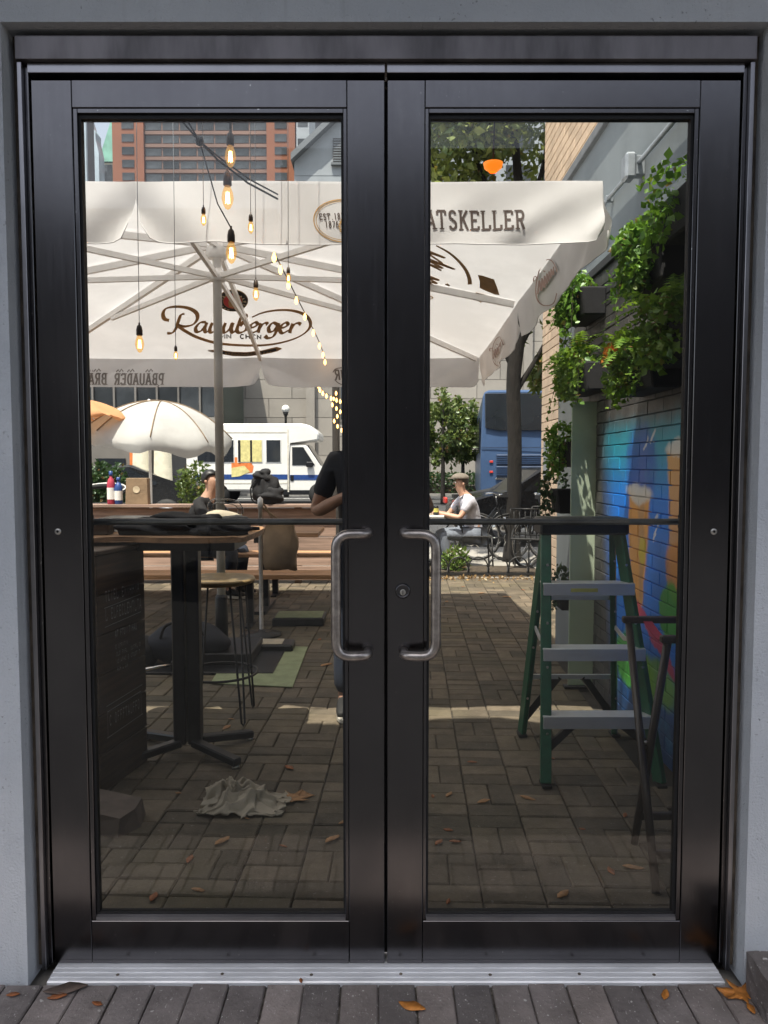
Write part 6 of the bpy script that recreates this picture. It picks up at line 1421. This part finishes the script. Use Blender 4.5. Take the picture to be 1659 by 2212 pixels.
for u in (178, 198):
    bm = BM(); bx(bm, dX(u)-.5, dX(u)+.5, -.6, -.01, 0, 75.5); fin(bm, 'fin', 'tower_glass', dt_)
for j in range(10):
    for u in (170, 188):
        bm = BM(); bx(bm, dX(u)-.45, dX(u)+.35, -.05, -.005, dZ(400)+j*3.1, dZ(400)+j*3.1+1.5); fin(bm, 'window', 'window_grey', dt_)
lt2 = thing('glass_tower', 'pale stepped glass tower behind the dark tower', 'building', (0, 150, 0)); lX = lambda u: at(u, 1004, 150).x; lZ = lambda v: at(215, v, 150).z
bm = BM(); prism(bm, [(lX(190), 0, 0), (lX(228), 0, 0), (lX(228), 0, lZ(330)), (lX(222), 0, lZ(300)), (lX(222), 0, lZ(285)), (lX(214), 0, lZ(272)), (lX(205), 0, lZ(240)), (lX(190), 0, lZ(220))], (0, 3, 0)); fin(bm, 'curtain_wall', 'tower_glass', lt2)
gh = thing('gabled_building', 'grey clad building with a pitched roof and a louvred opening', 'building', (0, 52, 0)); hX = lambda u: at(u, 1004, 52).x; hZ = lambda v: at(690, v, 52).z
ap = (hX(800), hZ(195)); lo = (hX(640), hZ(350))
bm = BM(); prism(bm, [(lo[0], 0, 0), (2*ap[0]-lo[0], 0, 0), (2*ap[0]-lo[0], 0, lo[1]), (ap[0], 0, ap[1]), (lo[0], 0, lo[1])], (0, 14, 0)); fin(bm, 'wall', 'siding_grey', gh)
for s in (-1, 1):
    d = VV((s*(ap[0]-lo[0]), 0, -(ap[1]-lo[1]))); n = VV((-d.z*s, 0, abs(d.x))).normalized()
    bm = BM(); prism(bm, [VV((ap[0], -.7, ap[1]+.02)), VV((ap[0], -.7, ap[1]+.02))+d*1.03, VV((ap[0], -.7, ap[1]+.5))+d*1.03, VV((ap[0], -.7, ap[1]+.5))], (0, 15.2, 0)); fin(bm, 'roof', 'roof_grey', gh)
bm = BM()
for k in range(60): bx(bm, lo[0]+.05, 2*ap[0]-lo[0]-.05, -.04, -.002, k*.45, k*.45+.40) if k*.45 < lo[1]-.5 else None
fin(bm, 'siding_board', 'siding_grey', gh)
lv = BM(); bx(lv, hX(722), hX(748), -.12, -.045, hZ(352), hZ(300)); o = fin(lv, 'louvre_opening', 'tower_dark', gh)
for k in range(9):
    bm = BM(); bx(bm, hX(723), hX(747), -.16, -.1205, hZ(350)+k*.17, hZ(350)+k*.17+.09); fin(bm, 'slat', 'roof_grey', o)
bm = BM(); bx(bm, hX(718), hX(752), -.3, -.045, hZ(359), hZ(354)); fin(bm, 'sill', 'roof_grey', gh)
ub = thing('grey_block', 'plain grey slab block between the brick tower and the gabled roof', 'building', (0, 110, 0)); uX = lambda u: at(u, 1004, 110).x
bm = BM(); bx(bm, uX(645), uX(672), 0, 10, 0, 70); fin(bm, 'wall', 'siding_grey', ub)
for j in range(16):
    bm = BM(); bx(bm, uX(648), uX(669), -.06, -.005, 24+j*2.8, 24+j*2.8+1.1); fin(bm, 'window', 'window_grey', ub)
# leafy backdrop block right of the tree
gb2 = thing('office_building', 'grey office block behind the street tree crown', 'building', (0, 60, 0)); oX = lambda u: at(u, 1004, 60).x
bm = BM(); bx(bm, oX(860), oX(1500), 0, 15, 0, 44); fin(bm, 'wall', 'siding_grey', gb2)
wm4 = wmesh(2.0, 1.7, .15)
for j in range(14):
    for i in range(9):
        o = bpy.data.objects.new('window', wm4); COL.objects.link(o); o.parent = gb2; o.location = (oX(880)+i*2.9, -.005, 3+j*3.0)

# ================================================================== FALLEN LEAVES
def leaf_shape(L, W, lobed, seed):
    g = random.Random(seed); pts = []
    if lobed:
        tips = [(-150, .55), (-105, .8), (-50, .95), (0, 1.05), (48, .9), (104, .78), (150, .5)]; prev = None
        for i, (a, r) in enumerate(tips):
            if i: pts.append((radians((a+tips[i-1][0])/2), .30+.05*g.random()))
            pts += [(radians(a-13), r*.62), (radians(a), r), (radians(a+13), r*.60)]
        pts = [(L*.6*r*cos(a), L*.6*r*sin(a)) for a, r in pts] + [(-L*.15, .004), (-L*.62, .004), (-L*.62, -.004), (-L*.15, -.004)]
    else:
        n = 9
        up = [(L*(t-.5), W*sin(pi*t)**.8*(1+.12*g.uniform(-1, 1))) for t in [i/n for i in range(n+1)]]; dn = [(L*(t-.5), -W*sin(pi*t)**.8*(1+.12*g.uniform(-1, 1))) for t in [1-i/n for i in range(1, n)]]
        pts = up+dn
    return pts
def fallen(p, L, m, label, lobed=False, group=None, seed=0, rz=None, curl=.25):
    g = random.Random(seed*7+1); pts = leaf_shape(L, L*.20, lobed, seed); bm = BM()
    prism(bm, [(x, y, 0) for x, y in pts], (0, 0, .0015)); bmesh.ops.triangulate(bm, faces=bm.faces); bmesh.ops.subdivide_edges(bm, edges=bm.edges, cuts=1)
    cx, cy = g.uniform(-.4, .4), g.uniform(.5, 1.2)
    for v in bm.verts: v.co.z += curl*((v.co.x*cx)**2+(v.co.y*cy)**2)/L*2.4+.0012*sin(v.co.x*90+v.co.y*70)
    mz = min(v.co.z for v in bm.verts)
    for v in bm.verts: v.co.z -= mz
    o = fin(bm, 'fallen_leaf', m, None, True); o.location = (p.x, p.y, .003); o.rotation_euler = (g.uniform(-.06, .06), g.uniform(-.06, .06), g.uniform(0, 6) if rz is None else rz); tag(o, label, 'leaf', group); return o
fallen(gnd(632, 1727), .15, 'leaf_tan', 'large tan maple leaf lying beside the cream rag', True, None, 1, radians(20), .12)
fallen(gnd(890, 2177), .075, 'leaf_orange', 'orange leaf on the front bricks below the door seam', False, None, 2, radians(-25))
fallen(gnd(1437, 2152), .045, 'leaf_orange', 'small yellow orange leaf on the front bricks near the threshold end', False, None, 3)
fallen(gnd(1603, 2150), .10, 'leaf_orange', 'orange lobed leaf by the wall corner on the front bricks', True, None, 4, radians(160), .12)
fallen(gnd(1622, 2182), .04, 'leaf_orange', 'tiny orange leaf in the corner below the lobed leaf', False, None, 5)
fallen(gnd(142, 2140), .11, 'leaf_dark', 'large grey brown leaf on the front bricks near the threshold end', False, None, 6, radians(15))
fallen(gnd(124, 2156), .05, 'leaf_rust', 'curled rust leaf beside the large grey brown leaf', False, None, 7, radians(10), .6)
fallen(gnd(210, 2172), .035, 'leaf_rust', 'small rust leaf standing on the front bricks', False, None, 8, None, .7)
fallen(gnd(28, 2152), .035, 'leaf_rust', 'small rust leaf against the stucco wall base', False, None, 9)
fallen(gnd(650, 2112, .012), .022, 'leaf_rust', 'tiny brown leaf scrap by the threshold edge', False, None, 10)
lvs = [(480, 1818, .10, 'tan', 'long tan leaf straight below the crumpled rag, nearer the glass'), (718, 1814, .10, 'tan', 'tan leaf beside the meeting stile in the door with the stool'), (410, 1858, .07, 'rust', 'rust leaf nearer the glass than the long tan leaf'), (428, 1925, .06, 'tan', 'tan leaf just behind the sill bead of the stool side door'), (332, 1940, .075, 'rust', 'rust leaf at the glass bottom, hinge side of the stool door'),
       (625, 1660, .09, 'rust', 'dark rust leaf just beyond the tip of the rag'), (556, 1752, .05, 'rust', 'small rust leaf on a joint between rag and maple leaf'), (533, 1770, .03, 'tan', 'speck of tan leaf below the rag edge'), (740, 1778, .05, 'tan', 'tan leaf half hidden by the meeting stile beyond the maple leaf'), (612, 1830, .04, 'rust', 'tiny rust leaf between two tan leaves near the glass'),
       (705, 1437, .12, 'tan', 'tan leaf on the pavers beside the green light patch, behind the pull handle'), (690, 1382, .07, 'rust', 'rust leaf between the weight slab and the pull handle'), (970, 1718, .07, 'tan', 'tan leaf beyond the ladder foot line, beside the lock side stile'), (935, 1722, .04, 'rust', 'tiny rust leaf touching the edge of the lock side stile'), (1045, 1733, .08, 'tan', 'tan leaf midway between lock stile and ladder foot'),
       (1140, 1726, .085, 'tan', 'tan leaf right beside the near green ladder foot'), (968, 1795, .05, 'rust', 'upright rust leaf, farthest of three by the lock stile'), (948, 1822, .065, 'rust', 'broad rust leaf, nearest the lock stile of three'), (983, 1820, .06, 'rust', 'rust leaf beside the broad one near the lock stile'),
       (1216, 1934, .085, 'tan', 'tan leaf at the bottom of the glass below the ladder'), (1320, 1884, .065, 'rust', 'rust leaf beside the folding stand, farther from its foot'), (1368, 1876, .09, 'tan', 'tan leaf next to the foot of the folding stand'), (1258, 1793, .035, 'rust', 'tiny rust leaf between ladder and folding stand'), (1350, 1763, .05, 'rust', 'rust leaf by the wall base behind the folding stand'), (968, 1950, .04, 'rust', 'rust leaf against the sill bead by the lock stile'),
       (1195, 1640, .04, 'rust', 'tiny rust leaf behind the near ladder rail'), (1020, 1648, .06, 'rust', 'rust leaf on the shaded pavers nearer than the sunlit strip'), (1040, 1282, .10, 'tan', 'pale tan leaf on the far sunlit pavers, below the plant'), (1095, 1290, .12, 'tan', 'widest tan leaf on the far sunlit pavers'), (1130, 1275, .06, 'rust', 'rust leaf on the far sunlit pavers near the ladder'), (1000, 1268, .06, 'rust', 'rust leaf farthest back, close to the leaf litter line'),
       (965, 1300, .08, 'tan', 'tan leaf at the edge of the umbrella shade by the handle'), (490, 1573, .09, 'tan', 'tan leaf nearer than the sunlit strip, below the stool'), (500, 1555, .05, 'tan', 'tan leaf lying in the sunlit strip under the stool'), (300, 1640, .05, 'tan', 'tan leaf between host stand and table foot'), (385, 1715, .04, 'tan', 'tan leaf in front of the pedestal foot by the bags')]
for k, (u, v, L, c, lab) in enumerate(lvs):
    fallen(gnd(u, v), L*.8, 'leaf_'+c, lab, False, 'fallen leaves on the patio', 20+k)
# brown block at the wall's outer corner
q = gnd(1648, 2110); bk = thing('stone_block', 'rough brown stone block standing at the wall corner edge', 'block', (.985, -.165, 0)); bm = BM(); box(bm, (0, 0, .055), (.10, .12, .11)); bmesh.ops.subdivide_edges(bm, edges=bm.edges, cuts=3, use_grid_fill=True)
for v in bm.verts: v.co += Vector((rj(.004), rj(.004), rj(.003) if v.co.z > .01 else 0))
fin(bm, 'block', 'front_brick', bk)
